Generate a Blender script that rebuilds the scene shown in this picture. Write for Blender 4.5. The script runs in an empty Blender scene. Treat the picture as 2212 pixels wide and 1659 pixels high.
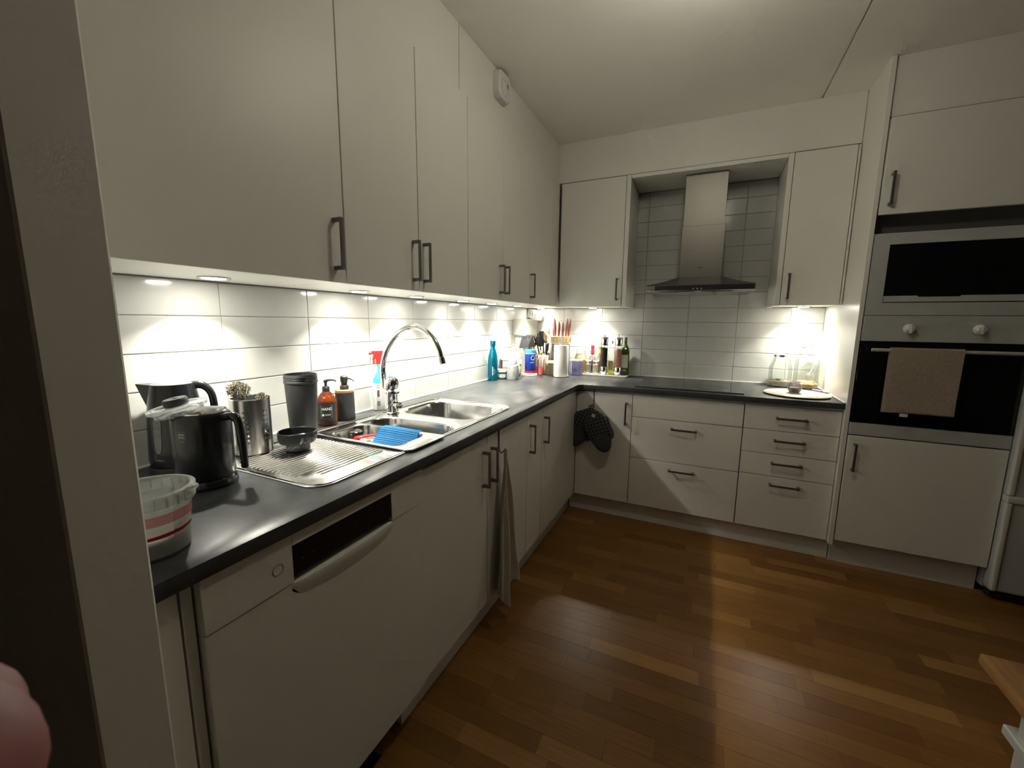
import bpy, bmesh, math, random
from math import pi, sin, cos, radians as R
from mathutils import Matrix, Vector
random.seed(7)
SC = bpy.context.scene
COL = SC.collection

# ------------------------------------------------------------------ camera, world, exposure
cam_d = bpy.data.cameras.new('camera'); cam = bpy.data.objects.new('camera', cam_d); COL.objects.link(cam)
_r = Vector((0.905884, 0.423420, 0.009486)); _u = Vector((-0.071689, 0.131223, 0.988757)); _f = Vector((-0.417415, 0.896379, -0.149228))
_m = Matrix((( _r.x, _u.x, -_f.x, 1.32836), (_r.y, _u.y, -_f.y, -3.18983), (_r.z, _u.z, -_f.z, 1.26201), (0, 0, 0, 1)))
cam.matrix_world = _m
cam_d.sensor_width = 36; cam_d.lens = 14.5275; cam_d.clip_start = .005
cam_d.dof.use_dof = True; cam_d.dof.focus_distance = 2.2; cam_d.dof.aperture_fstop = 22
SC.camera = cam
w = bpy.data.worlds.new('night'); SC.world = w; w.use_nodes = True
w.node_tree.nodes['Background'].inputs[0].default_value = (1, .8, .62, 1)
w.node_tree.nodes['Background'].inputs[1].default_value = .01
vs = SC.view_settings
vs.view_transform = 'Standard'; vs.look = 'None'; vs.gamma = 1; vs.use_curve_mapping = False; vs.exposure = 0.50
SC.cycles.max_bounces = 6; SC.cycles.transparent_max_bounces = 12; SC.cycles.diffuse_bounces = 5; SC.cycles.glossy_bounces = 3; SC.cycles.transmission_bounces = 4
SC.cycles.use_adaptive_sampling = True; SC.cycles.adaptive_threshold = .09; SC.cycles.adaptive_min_samples = 16; SC.cycles.sample_clamp_indirect = 10
SC.cycles.use_denoising = True
LED_W = 2.65
LED_COL = (1.0, .965, .83)
LX, LY, LZ = 1.32, -1.72, 2.34      # added opal fill lamp above the frame, brightens ceiling and wall units
bl = bpy.data.lights.new('fill_glow', 'POINT'); bl.energy = 5.3; bl.color = (1, .94, .76); bl.shadow_soft_size = .07
FILL_GLOW = bpy.data.objects.new('fill_glow', bl); COL.objects.link(FILL_GLOW)

# ------------------------------------------------------------------ materials
MATS = {}
def mat(name, col, rough=.5, metal=0, spec=.5, noise=0, nscale=20, bump=0, bscale=200, emit=None, estr=0, alpha=1, coat=0, stretch=None, trans=0, sss=0, sheen=0):
    if name in MATS: return MATS[name]
    m = bpy.data.materials.new(name); m.use_nodes = True; nt = m.node_tree; b = nt.nodes['Principled BSDF']
    c = tuple(col) + (1,)
    b.inputs['Base Color'].default_value = c; b.inputs['Roughness'].default_value = rough
    b.inputs['Metallic'].default_value = metal; b.inputs['Specular IOR Level'].default_value = spec
    b.inputs['Coat Weight'].default_value = coat; b.inputs['Alpha'].default_value = alpha
    b.inputs['Transmission Weight'].default_value = trans; b.inputs['Subsurface Weight'].default_value = sss
    b.inputs['Sheen Weight'].default_value = sheen
    if emit: b.inputs['Emission Color'].default_value = tuple(emit) + (1,); b.inputs['Emission Strength'].default_value = estr
    tc = nt.nodes.new('ShaderNodeTexCoord'); mp = nt.nodes.new('ShaderNodeMapping')
    nt.links.new(tc.outputs['Object'], mp.inputs[0])
    if stretch: mp.inputs['Scale'].default_value = stretch
    n = nt.nodes.new('ShaderNodeTexNoise'); n.inputs['Scale'].default_value = nscale; n.inputs['Detail'].default_value = 4
    nt.links.new(mp.outputs[0], n.inputs['Vector'])
    rp = nt.nodes.new('ShaderNodeValToRGB'); k = noise if noise else .02
    rp.color_ramp.elements[0].position = .3; rp.color_ramp.elements[1].position = .7
    rp.color_ramp.elements[0].color = tuple(max(0, x*(1-k)) for x in col) + (1,)
    rp.color_ramp.elements[1].color = tuple(min(1, x*(1+k)) for x in col) + (1,)
    nt.links.new(n.outputs['Fac'], rp.inputs[0]); nt.links.new(rp.outputs[0], b.inputs['Base Color'])
    if bump:
        n2 = nt.nodes.new('ShaderNodeTexNoise'); n2.inputs['Scale'].default_value = bscale
        nt.links.new(mp.outputs[0], n2.inputs['Vector'])
        bp = nt.nodes.new('ShaderNodeBump'); bp.inputs['Strength'].default_value = bump; bp.inputs['Distance'].default_value = .002
        nt.links.new(n2.outputs['Fac'], bp.inputs['Height']); nt.links.new(bp.outputs[0], b.inputs['Normal'])
    MATS[name] = m; return m
def glass(name, tint=(1, 1, 1), rough=.02, refl=1.0, milk=0, milkcol=(1, 1, 1)):
    """thin-walled glass or clear plastic"""
    if name in MATS: return MATS[name]
    m = bpy.data.materials.new(name); m.use_nodes = True; nt = m.node_tree; nt.nodes.clear()
    o = nt.nodes.new('ShaderNodeOutputMaterial'); t = nt.nodes.new('ShaderNodeBsdfTransparent'); g = nt.nodes.new('ShaderNodeBsdfGlossy')
    t.inputs[0].default_value = tuple(tint) + (1,); g.inputs['Roughness'].default_value = rough
    lw = nt.nodes.new('ShaderNodeFresnel'); lw.inputs[0].default_value = 1.5
    mx = nt.nodes.new('ShaderNodeMixShader'); ml = nt.nodes.new('ShaderNodeMath'); ml.operation = 'MULTIPLY'; ml.inputs[1].default_value = refl
    nt.links.new(lw.outputs[0], ml.inputs[0]); nt.links.new(ml.outputs[0], mx.inputs[0])
    nt.links.new(t.outputs[0], mx.inputs[1]); nt.links.new(g.outputs[0], mx.inputs[2]); last = mx
    if milk:
        d = nt.nodes.new('ShaderNodeBsdfDiffuse'); d.inputs[0].default_value = tuple(milkcol) + (1,)
        tr = nt.nodes.new('ShaderNodeBsdfTranslucent'); tr.inputs[0].default_value = tuple(milkcol) + (1,)
        a = nt.nodes.new('ShaderNodeMixShader'); a.inputs[0].default_value = .5
        nt.links.new(d.outputs[0], a.inputs[1]); nt.links.new(tr.outputs[0], a.inputs[2])
        m2 = nt.nodes.new('ShaderNodeMixShader'); m2.inputs[0].default_value = milk
        nt.links.new(mx.outputs[0], m2.inputs[1]); nt.links.new(a.outputs[0], m2.inputs[2]); last = m2
    nt.links.new(last.outputs[0], o.inputs[0]); MATS[name] = m; return m

WHITE = mat('cabinet_white', (.77, .765, .71), .42, noise=.015, nscale=3, bump=.04, bscale=400)
WHITEG = mat('panel_white', (.77, .765, .71), .3, noise=.01, nscale=3)
PAINT = mat('wall_paint', (.78, .76, .71), .75, noise=.02, nscale=4, bump=.05, bscale=300)
CEIL = mat('ceiling_paint', (.90, .88, .82), .8, noise=.015, nscale=3, bump=.05, bscale=300)
TILE = mat('tile_white', (.50, .505, .485), .12, noise=.01, nscale=6, bump=.03, bscale=12)
GROUT = mat('grout', (.27, .265, .25), .9, noise=.08, nscale=60)
HANDLE = mat('handle_metal', (.20, .19, .18), .35, metal=.85)
STEEL = mat('steel_brushed', (.55, .54, .52), .24, metal=1, noise=.05, nscale=30, stretch=(1, 12, 1))
STEELS = mat('steel_shiny', (.82, .81, .79), .12, metal=1, noise=.03)
SINK = mat('sink_steel', (.80, .80, .79), .16, metal=1, noise=.05, nscale=25, stretch=(8, 1, 1), bump=.02, bscale=40)
CHROME = mat('chrome', (.80, .80, .80), .06, metal=1)
BLACK = mat('black_plastic', (.010, .011, .012), .22, noise=.1)
BLACKM = mat('black_matte', (.018, .019, .02), .55, noise=.15, nscale=40)
BLACKG = mat('black_glass', (.006, .006, .007), .06, noise=.05)
EDGE = mat('black_edge', (.012, .012, .013), .4)
GREYP = mat('grey_plastic', (.30, .31, .31), .35)
PLW = mat('white_plastic', (.68, .68, .65), .35)
PLG = mat('soft_white_plastic', (.48, .48, .45), .4)
RED = mat('red_plastic', (.65, .02, .015), .3)
BAMBOO = mat('bamboo', (.50, .27, .09), .45, noise=.15, nscale=12, stretch=(1, 1, 14))
OAK = mat('oak_top', (.34, .17, .06), .38, noise=.25, nscale=6, stretch=(14, 1, 1))
GLASS = glass('clear_glass', (.97, .985, .98), .02, .4)
GLASSB = glass('clear_plastic', (.93, .94, .94), .05, 1.2, .06, (.9, .9, .9))
WATER = glass('syrup_amber', (.75, .45, .12), .05, .8, .35, (.75, .42, .10))
COUNTER = None
def make_counter():
    m = mat('counter_laminate', (.075, .08, .088), .33, noise=.3, nscale=7, bump=.06, bscale=60)
    nt = m.node_tree; nt.nodes['Principled BSDF'].inputs['Specular IOR Level'].default_value = .3; rp = [n for n in nt.nodes if n.type == 'VALTORGB'][0]
    rp.color_ramp.elements[0].color = (.030, .032, .034, 1); rp.color_ramp.elements[1].color = (.072, .075, .078, 1)
    n = [n for n in nt.nodes if n.type == 'TEX_NOISE'][0]; n.inputs['Detail'].default_value = 9; n.inputs['Roughness'].default_value = .7; n.inputs['Distortion'].default_value = 1.5
    return m
COUNTER = make_counter()
def make_wood(name, island):
    m = bpy.data.materials.new(name); m.use_nodes = True; nt = m.node_tree; b = nt.nodes['Principled BSDF']
    L = nt.links.new
    if island: src = nt.nodes.new('ShaderNodeNewGeometry').outputs['Random Per Island']
    else: src = nt.nodes.new('ShaderNodeObjectInfo').outputs['Random']
    rp = nt.nodes.new('ShaderNodeValToRGB'); e = rp.color_ramp.elements
    e[0].position = 0; e[0].color = (.18, .080, .019, 1); e[1].position = 1; e[1].color = (.33, .170, .050, 1)
    x = e.new(.45); x.color = (.22, .101, .025, 1); x = e.new(.8); x.color = (.25, .118, .031, 1)
    L(src, rp.inputs[0])
    tc = nt.nodes.new('ShaderNodeTexCoord'); mp = nt.nodes.new('ShaderNodeMapping'); mp.inputs['Scale'].default_value = (3, 40, 3)
    gm = nt.nodes.new('ShaderNodeNewGeometry')
    L(gm.outputs['Position'], mp.inputs[0])
    n = nt.nodes.new('ShaderNodeTexNoise'); n.inputs['Scale'].default_value = 2.5; n.inputs['Detail'].default_value = 8; n.inputs['Distortion'].default_value = .6
    L(mp.outputs[0], n.inputs['Vector'])
    mr = nt.nodes.new('ShaderNodeMapRange'); mr.inputs['To Min'].default_value = .72; mr.inputs['To Max'].default_value = 1.2
    L(n.outputs['Fac'], mr.inputs['Value'])
    mx = nt.nodes.new('ShaderNodeMix'); mx.data_type = 'RGBA'; mx.blend_type = 'MULTIPLY'; mx.inputs['Factor'].default_value = 1
    L(rp.outputs[0], mx.inputs['A']); L(mr.outputs[0], mx.inputs['B']); L(mx.outputs['Result'], b.inputs['Base Color'])
    b.inputs['Roughness'].default_value = .34; b.inputs['Specular IOR Level'].default_value = .3
    bp = nt.nodes.new('ShaderNodeBump'); bp.inputs['Strength'].default_value = .08; bp.inputs['Distance'].default_value = .001
    L(n.outputs['Fac'], bp.inputs['Height']); L(bp.outputs[0], b.inputs['Normal'])
    return m
FLOORM = make_wood('oak_stave', False); FLOORI = make_wood('oak_staves_far', True)

# ------------------------------------------------------------------ mesh helpers
def BM(): return bmesh.new()
def box(x0, x1, y0, y1, z0, z1, bev=0, seg=1, bm=None):
    b = BM()
    bmesh.ops.create_cube(b, size=1)
    for v in b.verts:
        v.co = Vector((x0 if v.co.x < 0 else x1, y0 if v.co.y < 0 else y1, z0 if v.co.z < 0 else z1))
    if bev: bmesh.ops.bevel(b, geom=b.edges[:], offset=bev, segments=seg, affect='EDGES', profile=.6)
    return add(bm, b)
def add(bm, b):
    if bm is None: return b
    me = bpy.data.meshes.new('tmp'); b.to_mesh(me); b.free(); bm.from_mesh(me); bpy.data.meshes.remove(me); return bm
def xf(b, M): bmesh.ops.transform(b, matrix=M, verts=b.verts[:]); return b
def mv(b, x=0, y=0, z=0): return xf(b, Matrix.Translation((x, y, z)))
def rot(b, a, ax): return xf(b, Matrix.Rotation(a, 4, ax))
def lathe(prof, n=32, bm=None, sx=1, sy=1, a0=0, a1=2*pi):
    b = BM(); full = abs(a1-a0-2*pi) < 1e-6; rings = []
    cnt = n if full else n+1
    for r, z in prof:
        if r < 1e-6 and full: rings.append([b.verts.new((0, 0, z))])
        else: rings.append([b.verts.new((r*cos(a0+(a1-a0)*i/n)*sx, r*sin(a0+(a1-a0)*i/n)*sy, z)) for i in range(cnt)])
    for A, Bq in zip(rings, rings[1:]):
        for i in range(n):
            j = (i+1) % cnt
            if len(A) == 1 and len(Bq) == 1: continue
            if len(A) == 1: b.faces.new((A[0], Bq[i], Bq[j]))
            elif len(Bq) == 1: b.faces.new((A[j], A[i], Bq[0]))
            else: b.faces.new((A[i], A[j], Bq[j], Bq[i]))
    bmesh.ops.recalc_face_normals(b, faces=b.faces[:])
    return add(bm, b)
def cyl(r, z0, z1, n=24, bev=.001, bm=None, r2=None):
    r2 = r if r2 is None else r2
    return lathe([(0, z0), (r-bev, z0), (r, z0+bev), (r2, z1-bev), (r2-bev, z1), (0, z1)], n, bm)
def tube(pts, r, n=8, bm=None, closed=False, cap=True):
    b = BM(); P = [Vector(p) for p in pts]; N = len(P); rad = r if isinstance(r, (list, tuple)) else [r]*N
    rings = []; t0 = None; nrm = None
    for i, p in enumerate(P):
        if closed: t = (P[(i+1) % N]-P[i-1])
        else: t = P[min(i+1, N-1)]-P[max(i-1, 0)]
        t = t.normalized() if t.length > 1e-9 else Vector((0, 0, 1))
        if nrm is None:
            a = Vector((0, 0, 1)) if abs(t.z) < .9 else Vector((1, 0, 0)); nrm = t.cross(a).normalized()
        else:
            nrm = nrm - t*nrm.dot(t)
            nrm = nrm.normalized() if nrm.length > 1e-6 else t.orthogonal().normalized()
        bn = t.cross(nrm)
        rings.append([b.verts.new(p + nrm*rad[i]*cos(2*pi*k/n) + bn*rad[i]*sin(2*pi*k/n)) for k in range(n)])
    prs = list(zip(rings, rings[1:])) + ([(rings[-1], rings[0])] if closed else [])
    for A, Bq in prs:
        for k in range(n): b.faces.new((A[k], A[(k+1) % n], Bq[(k+1) % n], Bq[k]))
    if cap and not closed:
        b.faces.new(rings[0][::-1]); b.faces.new(rings[-1])
    bmesh.ops.recalc_face_normals(b, faces=b.faces[:])
    return add(bm, b)
def smooth_pts(pts, k=6):
    P = [Vector(p) for p in pts]; out = []
    for i in range(len(P)-1):
        p0 = P[max(i-1, 0)]; p1 = P[i]; p2 = P[i+1]; p3 = P[min(i+2, len(P)-1)]
        for j in range(k):
            t = j/k
            out.append(.5*((2*p1)+(-p0+p2)*t+(2*p0-5*p1+4*p2-p3)*t*t+(-p0+3*p1-3*p2+p3)*t**3))
    out.append(P[-1]); return out
def plate(outer, holes, z0, z1, bev=0):
    """flat slab with holes, from 2D curves"""
    cu = bpy.data.curves.new('tmpc', 'CURVE'); cu.dimensions = '2D'; cu.fill_mode = 'BOTH'
    for pl in [outer]+holes:
        s = cu.splines.new('POLY'); s.points.add(len(pl)-1); s.use_cyclic_u = True
        for q, p in zip(s.points, pl): q.co = (p[0], p[1], 0, 1)
    cu.extrude = (z1-z0)/2 - bev; cu.bevel_depth = bev; cu.bevel_resolution = 1
    if bev: cu.offset = -bev
    ob = bpy.data.objects.new('tmpo', cu); COL.objects.link(ob)
    dg = bpy.context.evaluated_depsgraph_get(); me = bpy.data.meshes.new_from_object(ob.evaluated_get(dg))
    b = BM(); b.from_mesh(me); bpy.data.objects.remove(ob); bpy.data.curves.remove(cu); bpy.data.meshes.remove(me)
    bmesh.ops.remove_doubles(b, verts=b.verts[:], dist=1e-5)
    return mv(b, 0, 0, (z0+z1)/2)
def rrect(x0, x1, y0, y1, r, n=6):
    o = []
    for cx, cy, a in ((x1-r, y1-r, 0), (x0+r, y1-r, pi/2), (x0+r, y0+r, pi), (x1-r, y0+r, 3*pi/2)):
        for i in range(n+1): o.append((cx+r*cos(a+pi/2*i/n), cy+r*sin(a+pi/2*i/n)))
    return o
def loft(rings, closed_last=True, cap_first=False, bm=None):
    b = BM(); RR = [[b.verts.new(p) for p in r] for r in rings]
    for A, Bq in zip(RR, RR[1:]):
        n = len(A)
        for i in range(n): b.faces.new((A[i], A[(i+1) % n], Bq[(i+1) % n], Bq[i]))
    if closed_last: b.faces.new(RR[-1])
    if cap_first: b.faces.new(RR[0][::-1])
    bmesh.ops.recalc_face_normals(b, faces=b.faces[:])
    return add(bm, b)
def text_bm(s, size, depth=.0004, align='CENTER', bold=0):
    cu = bpy.data.curves.new('tmpt', 'FONT'); cu.body = s; cu.size = size; cu.extrude = depth/2; cu.align_x = align; cu.align_y = 'CENTER'; cu.offset = bold; cu.resolution_u = 2
    ob = bpy.data.objects.new('tmpto', cu); COL.objects.link(ob)
    dg = bpy.context.evaluated_depsgraph_get(); me = bpy.data.meshes.new_from_object(ob.evaluated_get(dg))
    b = BM(); b.from_mesh(me); bpy.data.objects.remove(ob); bpy.data.curves.remove(cu); bpy.data.meshes.remove(me)
    return b
def wrap(b, r, ang, z):
    """bend a flat x-y drawing around a vertical cylinder of radius r, centred on azimuth ang"""
    for v in b.verts:
        a = ang + v.co.x/r; rr = r+v.co.z; zz = z+v.co.y
        v.co = Vector((rr*cos(a), rr*sin(a), zz))
    return b
def band(r, z0, z1, a0, a1, n=14, t=.0005, r2=None):
    r2 = r if r2 is None else r2
    b = BM(); A = []
    for i in range(n+1):
        a = a0+(a1-a0)*i/n
        A.append([b.verts.new((q*cos(a), q*sin(a), z)) for q, z in ((r, z0), (r+t, z0), (r2+t, z1), (r2, z1))])
    for P, Q in zip(A, A[1:]):
        for k in range(4): b.faces.new((P[k], P[(k+1) % 4], Q[(k+1) % 4], Q[k]))
    b.faces.new(A[0]); b.faces.new(A[-1][::-1])
    bmesh.ops.recalc_face_normals(b, faces=b.faces[:]); return b
def pillow(outline, t, k=.82, n=3):
    """soft flat shape in the x-z plane, thickness along y"""
    cx = sum(p[0] for p in outline)/len(outline); cz = sum(p[1] for p in outline)/len(outline)
    rings = []
    for s, y in ((.55, -t/2), (k, -t*.44), (.96, -t*.25), (1, 0), (.96, t*.25), (k, t*.44), (.55, t/2)):
        rings.append([(cx+(x-cx)*s, y, cz+(z-cz)*s) for x, z in outline])
    return loft(rings, True, True)

def finish(bm, smooth=True, ang=38):
    bmesh.ops.recalc_face_normals(bm, faces=bm.faces[:])
    if smooth:
        for f in bm.faces: f.smooth = True
        for e in bm.edges:
            if len(e.link_faces) == 2 and e.calc_face_angle(0) > R(ang): e.smooth = False
    return bm
def part(name, bm, m, parent=None, loc=None, label=None, kind=None, smooth=True, rot_=None):
    finish(bm, smooth)
    me = bpy.data.meshes.new(name); bm.to_mesh(me); bm.free(); me.materials.append(m)
    return part_me(name, me, parent, loc, label, kind, rot_)
def part_me(name, me, parent=None, loc=None, label=None, kind=None, rot_=None):
    o = bpy.data.objects.new(name, me); COL.objects.link(o)
    if parent: o.parent = parent
    if loc: o.location = loc
    if rot_: o.rotation_euler = rot_
    if label: o['label'] = label
    if kind: o['kind'] = kind
    return o
def T(name, label, cat, loc=(0, 0, 0), rz=0, group=None, rx=0, ry=0):
    o = bpy.data.objects.new(name, None); COL.objects.link(o); o.empty_display_size = .05
    o.location = loc; o.rotation_euler = (rx, ry, rz); o['label'] = label; o['category'] = cat
    if group: o['group'] = group
    return o
def tag(o, label, cat, group=None):
    o['label'] = label; o['category'] = cat
    if group: o['group'] = group
    return o
def struct(name, bm, m, parent=None, smooth=False):
    o = part(name, bm, m, parent, smooth=smooth); o['kind'] = 'structure'; return o

# ------------------------------------------------------------------ setting
CT = .869      # counter top
UB = 1.367     # underside of wall units
UT = 2.19      # top of wall units
CH = 2.445     # ceiling
TW, TH = .303, .0998
floor = struct('floor', box(-.1, 4.5, -5.6, .1, -.10, -.012), mat('screed', (.06, .03, .012), .8))
# oak staves in rows along x
vis = []; rest = BM()
sw = .066; y = -.56; row = 0
def in_view(px, py):
    d = Vector((px, py, 0)) - Vector((1.32836, -3.18983, 1.26201)); Z = d.dot(_f)
    if Z < .3: return False
    return abs(d.dot(_r)/Z) < 1.32 and d.dot(_u)/Z > -.98
spots = []
while y > -4.2:
    x = .56 - random.random()*.3
    while x < 3.6:
        L = random.uniform(.22, .44)
        x1 = min(x+L, 3.6); xa = max(x, .4)
        if x1 - xa > .03: spots.append((xa, x1, y-sw, y))
        x += L
    y -= sw; row += 1
def stave_bm(x0, x1, y0, y1, bm=None):
    return box(x0+.0003, x1-.0003, y0+.0003, y1-.0003, -.012, 0, 0, 1, bm)
near = [s for s in spots if any(in_view(a, b) for a in (s[0], s[1]) for b in (s[2], s[3])) and s[1] > .54 and s[0] < 2.75]
near.sort(key=lambda s: (s[0]-1.33)**2+(s[2]+3.19)**2)
near = near[:300]; ns = set(near)
for s in near:
    L = s[1]-s[0]; b = stave_bm(-L/2, L/2, -sw/2, sw/2)
    part('floor_stave', b, FLOORM, floor, ((s[0]+s[1])/2, (s[2]+s[3])/2, 0), smooth=False)
for s in spots:
    if s not in ns: stave_bm(*s, bm=rest)
part('floor_staves', rest, FLOORI, floor, kind='stuff', smooth=False)

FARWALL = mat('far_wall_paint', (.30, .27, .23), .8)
wall_left = struct('wall_left', box(-.12, -.006, -2.92, .12, 0, 2.6), PAINT)
wall_back = struct('wall_back', box(-.12, 4.5, .006, .12, 0, 2.6), PAINT)
struct('wall_right', box(4.4, 4.5, -5.6, .006, 0, 2.6), FARWALL)
struct('wall_front', box(-1.2, 4.5, -5.6, -5.5, 0, 2.6), FARWALL)
struct('wall_side', box(-1.3, -1.2, -5.6, -2.995, 0, 2.6), FARWALL)
struct('wall_partition', box(-1.3, .645, -2.995, -2.917, 0, CH, .003), PAINT)
c = box(-1.3, 1.791, -5.6, .12, CH, 2.60); box(1.799, 4.5, -5.6, .12, CH, 2.60, bm=c); box(1.78, 1.81, -5.6, .12, CH+.012, 2.61, bm=c)
struct('ceiling', c, CEIL)
# bulkheads over the wall units
b = box(-.006, .338, -1.602, 0, UT+.006, CH+.001); struct('trim_1', b, WHITE)
b = box(-.006, .338, -2.917, -1.605, UT+.006, CH+.001); struct('trim_2', b, WHITE)
struct('trim_3', box(.338, 1.988, -.338, .006, UT+.006, CH+.001), WHITE)
struct('trim_4', box(2.012, 3.3, -.625, .006, 2.196, CH+.001), WHITE)
# tiles
part('grout', box(-.006, -.0018, -2.917, -.0, CT-.03, UB+.02), GROUT, wall_left, smooth=False)
part('grout', box(-.0018, 1.99, .0018, .006, CT-.03, 2.18), GROUT, wall_back, smooth=False)
def tile_mesh(w_, h_):
    b = BM(); g = .0013; t = .004; e = .0018
    w2 = w_/2-g; h2 = h_/2-g
    o = [(-w2, -h2), (w2, -h2), (w2, h2), (-w2, h2)]
    i = [(-w2+e, -h2+e), (w2-e, -h2+e), (w2-e, h2-e), (-w2+e, h2-e)]
    r0 = [(x, t, z) for x, z in o]; r1 = [(x, .0008, z) for x, z in o]; r2 = [(x, 0, z) for x, z in i]
    b = loft([r0, r1, r2], True, False); finish(b, False)
    me = bpy.data.meshes.new('tile'); b.to_mesh(me); b.free(); me.materials.append(TILE); return me
cache = {}
def put_tile(wall, a0, a1, z0, z1, left):
    k = (round(a1-a0, 3), round(z1-z0, 3))
    if k not in cache: cache[k] = tile_mesh(a1-a0, z1-z0)
    jit = random.uniform(-.0012, .0012)
    if left: part_me('tile', cache[k], wall, (random.uniform(0, .0004), (a0+a1)/2, (z0+z1)/2), rot_=(random.uniform(-.0008, .0008), 0, pi/2+jit))
    else: part_me('tile', cache[k], wall, ((a0+a1)/2, -random.uniform(0, .0004), (z0+z1)/2), rot_=(random.uniform(-.0008, .0008), 0, jit))
Z1 = .97
for r in range(5):
    z0 = Z1 + TH*(r-1); z1 = z0+TH
    for i in range(-2, 8):
        y0 = max(-2.4183+TW*i, -2.917); y1 = min(-2.4183+TW*(i+1), -.001)
        if y1-y0 > .02: put_tile(wall_left, y0, y1, z0, z1, True)
for r in range(13):
    z0 = Z1 + TH*(r-1); z1 = z0+TH
    for j in range(-1, 6):
        x0 = max(.2956+TW*j, .001); x1 = min(.2956+TW*(j+1), 1.989)
        if r >= 5: x0 = max(x0, .80); x1 = min(x1, 1.70)
        if x1-x0 > .02: put_tile(wall_back, x0, x1, z0, z1, False)
# sealing strips along the worktop
struct('trim_5', box(0, .006, -2.917, -.006, CT, CT+.006, .001), PLW)
struct('trim_6', box(0, 1.988, -.006, 0, CT, CT+.006, .001), PLW)
struct('trim_7', box(1.983, 1.9895, -.62, -.006, CT, CT+.005, .001), PLW)

# ------------------------------------------------------------------ cabinets
def handle_mesh():
    b = BM(); L = .142; p = .032; w_ = .011; t = .006
    box(-w_/2, w_/2, -p, -p+t, -L/2, L/2, .0008, bm=b)
    for s in (-1, 1): box(-w_/2, w_/2, -p+t*.5, 0, s*L/2-(w_ if s > 0 else 0), s*L/2+(0 if s > 0 else w_), .0008, bm=b)
    finish(b); me = bpy.data.meshes.new('handle'); b.to_mesh(me); b.free(); me.materials.append(HANDLE); return me
HM = handle_mesh()
def handle(par, x, z, y, horiz=False):
    return part_me('handle', HM, par, (x, y, z), rot_=(0, pi/2 if horiz else 0, 0))
def cabinet(name, label, loc, rz, W, D, body, fronts, group=None, cat='cabinet'):
    """local x along the wall, front towards -y at -D; body=(z0,z1)"""
    t = T(name, label, cat, loc, rz, group)
    part('body', box(.0012, W-.0012, -D+.021, -.008, body[0], body[1]), WHITE, t, smooth=False)
    for f in fronts:
        nm, x0, x1, z0, z1, h = f
        g = .0016
        d = part(nm, box(x0+g, x1-g, -D, -D+.018, z0+g, z1-g, .0012), WHITE, t)
        if h: handle(d, h[1], h[2], -D, h[0] == 'h')
    return t
q = pi/2
UBD = UB+.004
# wall units on the left wall
def lcab(name, label, y0, y1, D, body, fr, group): 
    fr = [(n, a-y0, b-y0, z0, z1, (h[0], h[1]-y0, h[2]) if h else None) for n, a, b, z0, z1, h in fr]
    return cabinet(name, label, (0, y0, 0), q, y1-y0, D, body, fr, group)
G1 = 'white wall cabinets above the tiled splashback'
hz = 1.474
lcab('wall_cabinet', 'white wall cabinet nearest the camera with one wide door, above the black kettle', -2.862, -2.2625, .355, (UBD, UT), [('door', -2.862, -2.2625, UB, UT, ('v', -2.300, hz))], G1)
lcab('wall_cabinet', 'white two-door wall cabinet above the soap bottles and the tap', -2.2625, -1.568, .355, (UBD, UT), [('door', -2.2625, -1.916, UB, UT, ('v', -1.949, hz)), ('door', -1.916, -1.568, UB, UT, ('v', -1.888, hz))], G1)
lcab('wall_cabinet', 'white two-door wall cabinet above the far sink bowl, under the ceiling alarm box', -1.568, -.873, .355, (UBD, UT), [('door', -1.568, -1.223, UB, UT, ('v', -1.262, hz)), ('door', -1.223, -.873, UB, UT, ('v', -1.203, hz))], G1)
t = lcab('wall_cabinet', 'white corner wall cabinet on the left wall with one narrow door', -.873, -.012, .355, (UBD, UT), [('door', -.873, -.49, UB, UT, ('v', -.853, hz)), ('filler_panel', -.49, -.355, UB, UT, None)], G1)
t = cabinet('wall_cabinet', 'white wall cabinet on the back wall left of the cooker hood', (.357, 0, 0), 0, .443, .35, (UBD, UT), [('door', .010, .443, UB, UT, ('v', .412, 1.48))], G1)
part('side_panel', box(.4445, .471, -.35, -.008, UB, UT, .001), WHITE, t)
t = cabinet('wall_cabinet', 'white wall cabinet on the back wall right of the cooker hood', (1.697, 0, 0), 0, .291, .35, (UBD, UT), [('door', .0, .278, UB, UT, ('v', .031, 1.475)), ('filler_panel', .278, .291, UB, UT, None)], G1)
part('side_panel', box(-.027, -.0015, -.35, -.008, UB, UT, .001), WHITE, t)
o = part('niche_board', box(.829, 1.669, -.35, -.008, UT-.022, UT, .001), WHITE); tag(o, 'white horizontal board closing the tiled niche above the cooker hood', 'board')
# left end filler beside the partition
o = part('filler_board', box(0, .345, -2.916, -2.8635, UB, UT, .001), WHITE); tag(o, 'narrow white filler board between the nearest wall cabinet and the partition', 'board')

# base units, left run (front face at x=.592)
G2 = 'white base cabinets under the dark worktop'
FX = .592; zt = .824; zb = .120; hz = .703
t = lcab('base_cabinet', 'white sink base cabinet with two doors and a tea towel hanging on its right door', -2.241, -1.43, FX, (zb, .66), [('door', -2.241, -1.83, zb, zt, ('v', -1.864, hz)), ('door', -1.83, -1.43, zb, zt, ('v', -1.798, hz))], G2)
part('top_rail', box(.002, .809, -FX+.022, -FX+.040, .66, .832), WHITE, t, smooth=False)
t = lcab('base_cabinet', 'narrow white pull-out base cabinet right of the tea towel', -1.43, -1.235, FX, (zb, .836), [('door', -1.43, -1.235, zb, zt, ('v', -1.399, hz))], G2)
t = lcab('base_cabinet', 'white base cabinet at the inner corner on the left run', -1.235, -.012, FX, (zb, .836), [('door', -1.235, -.6075, zb, zt, ('v', -1.205, hz))], G2)
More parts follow.
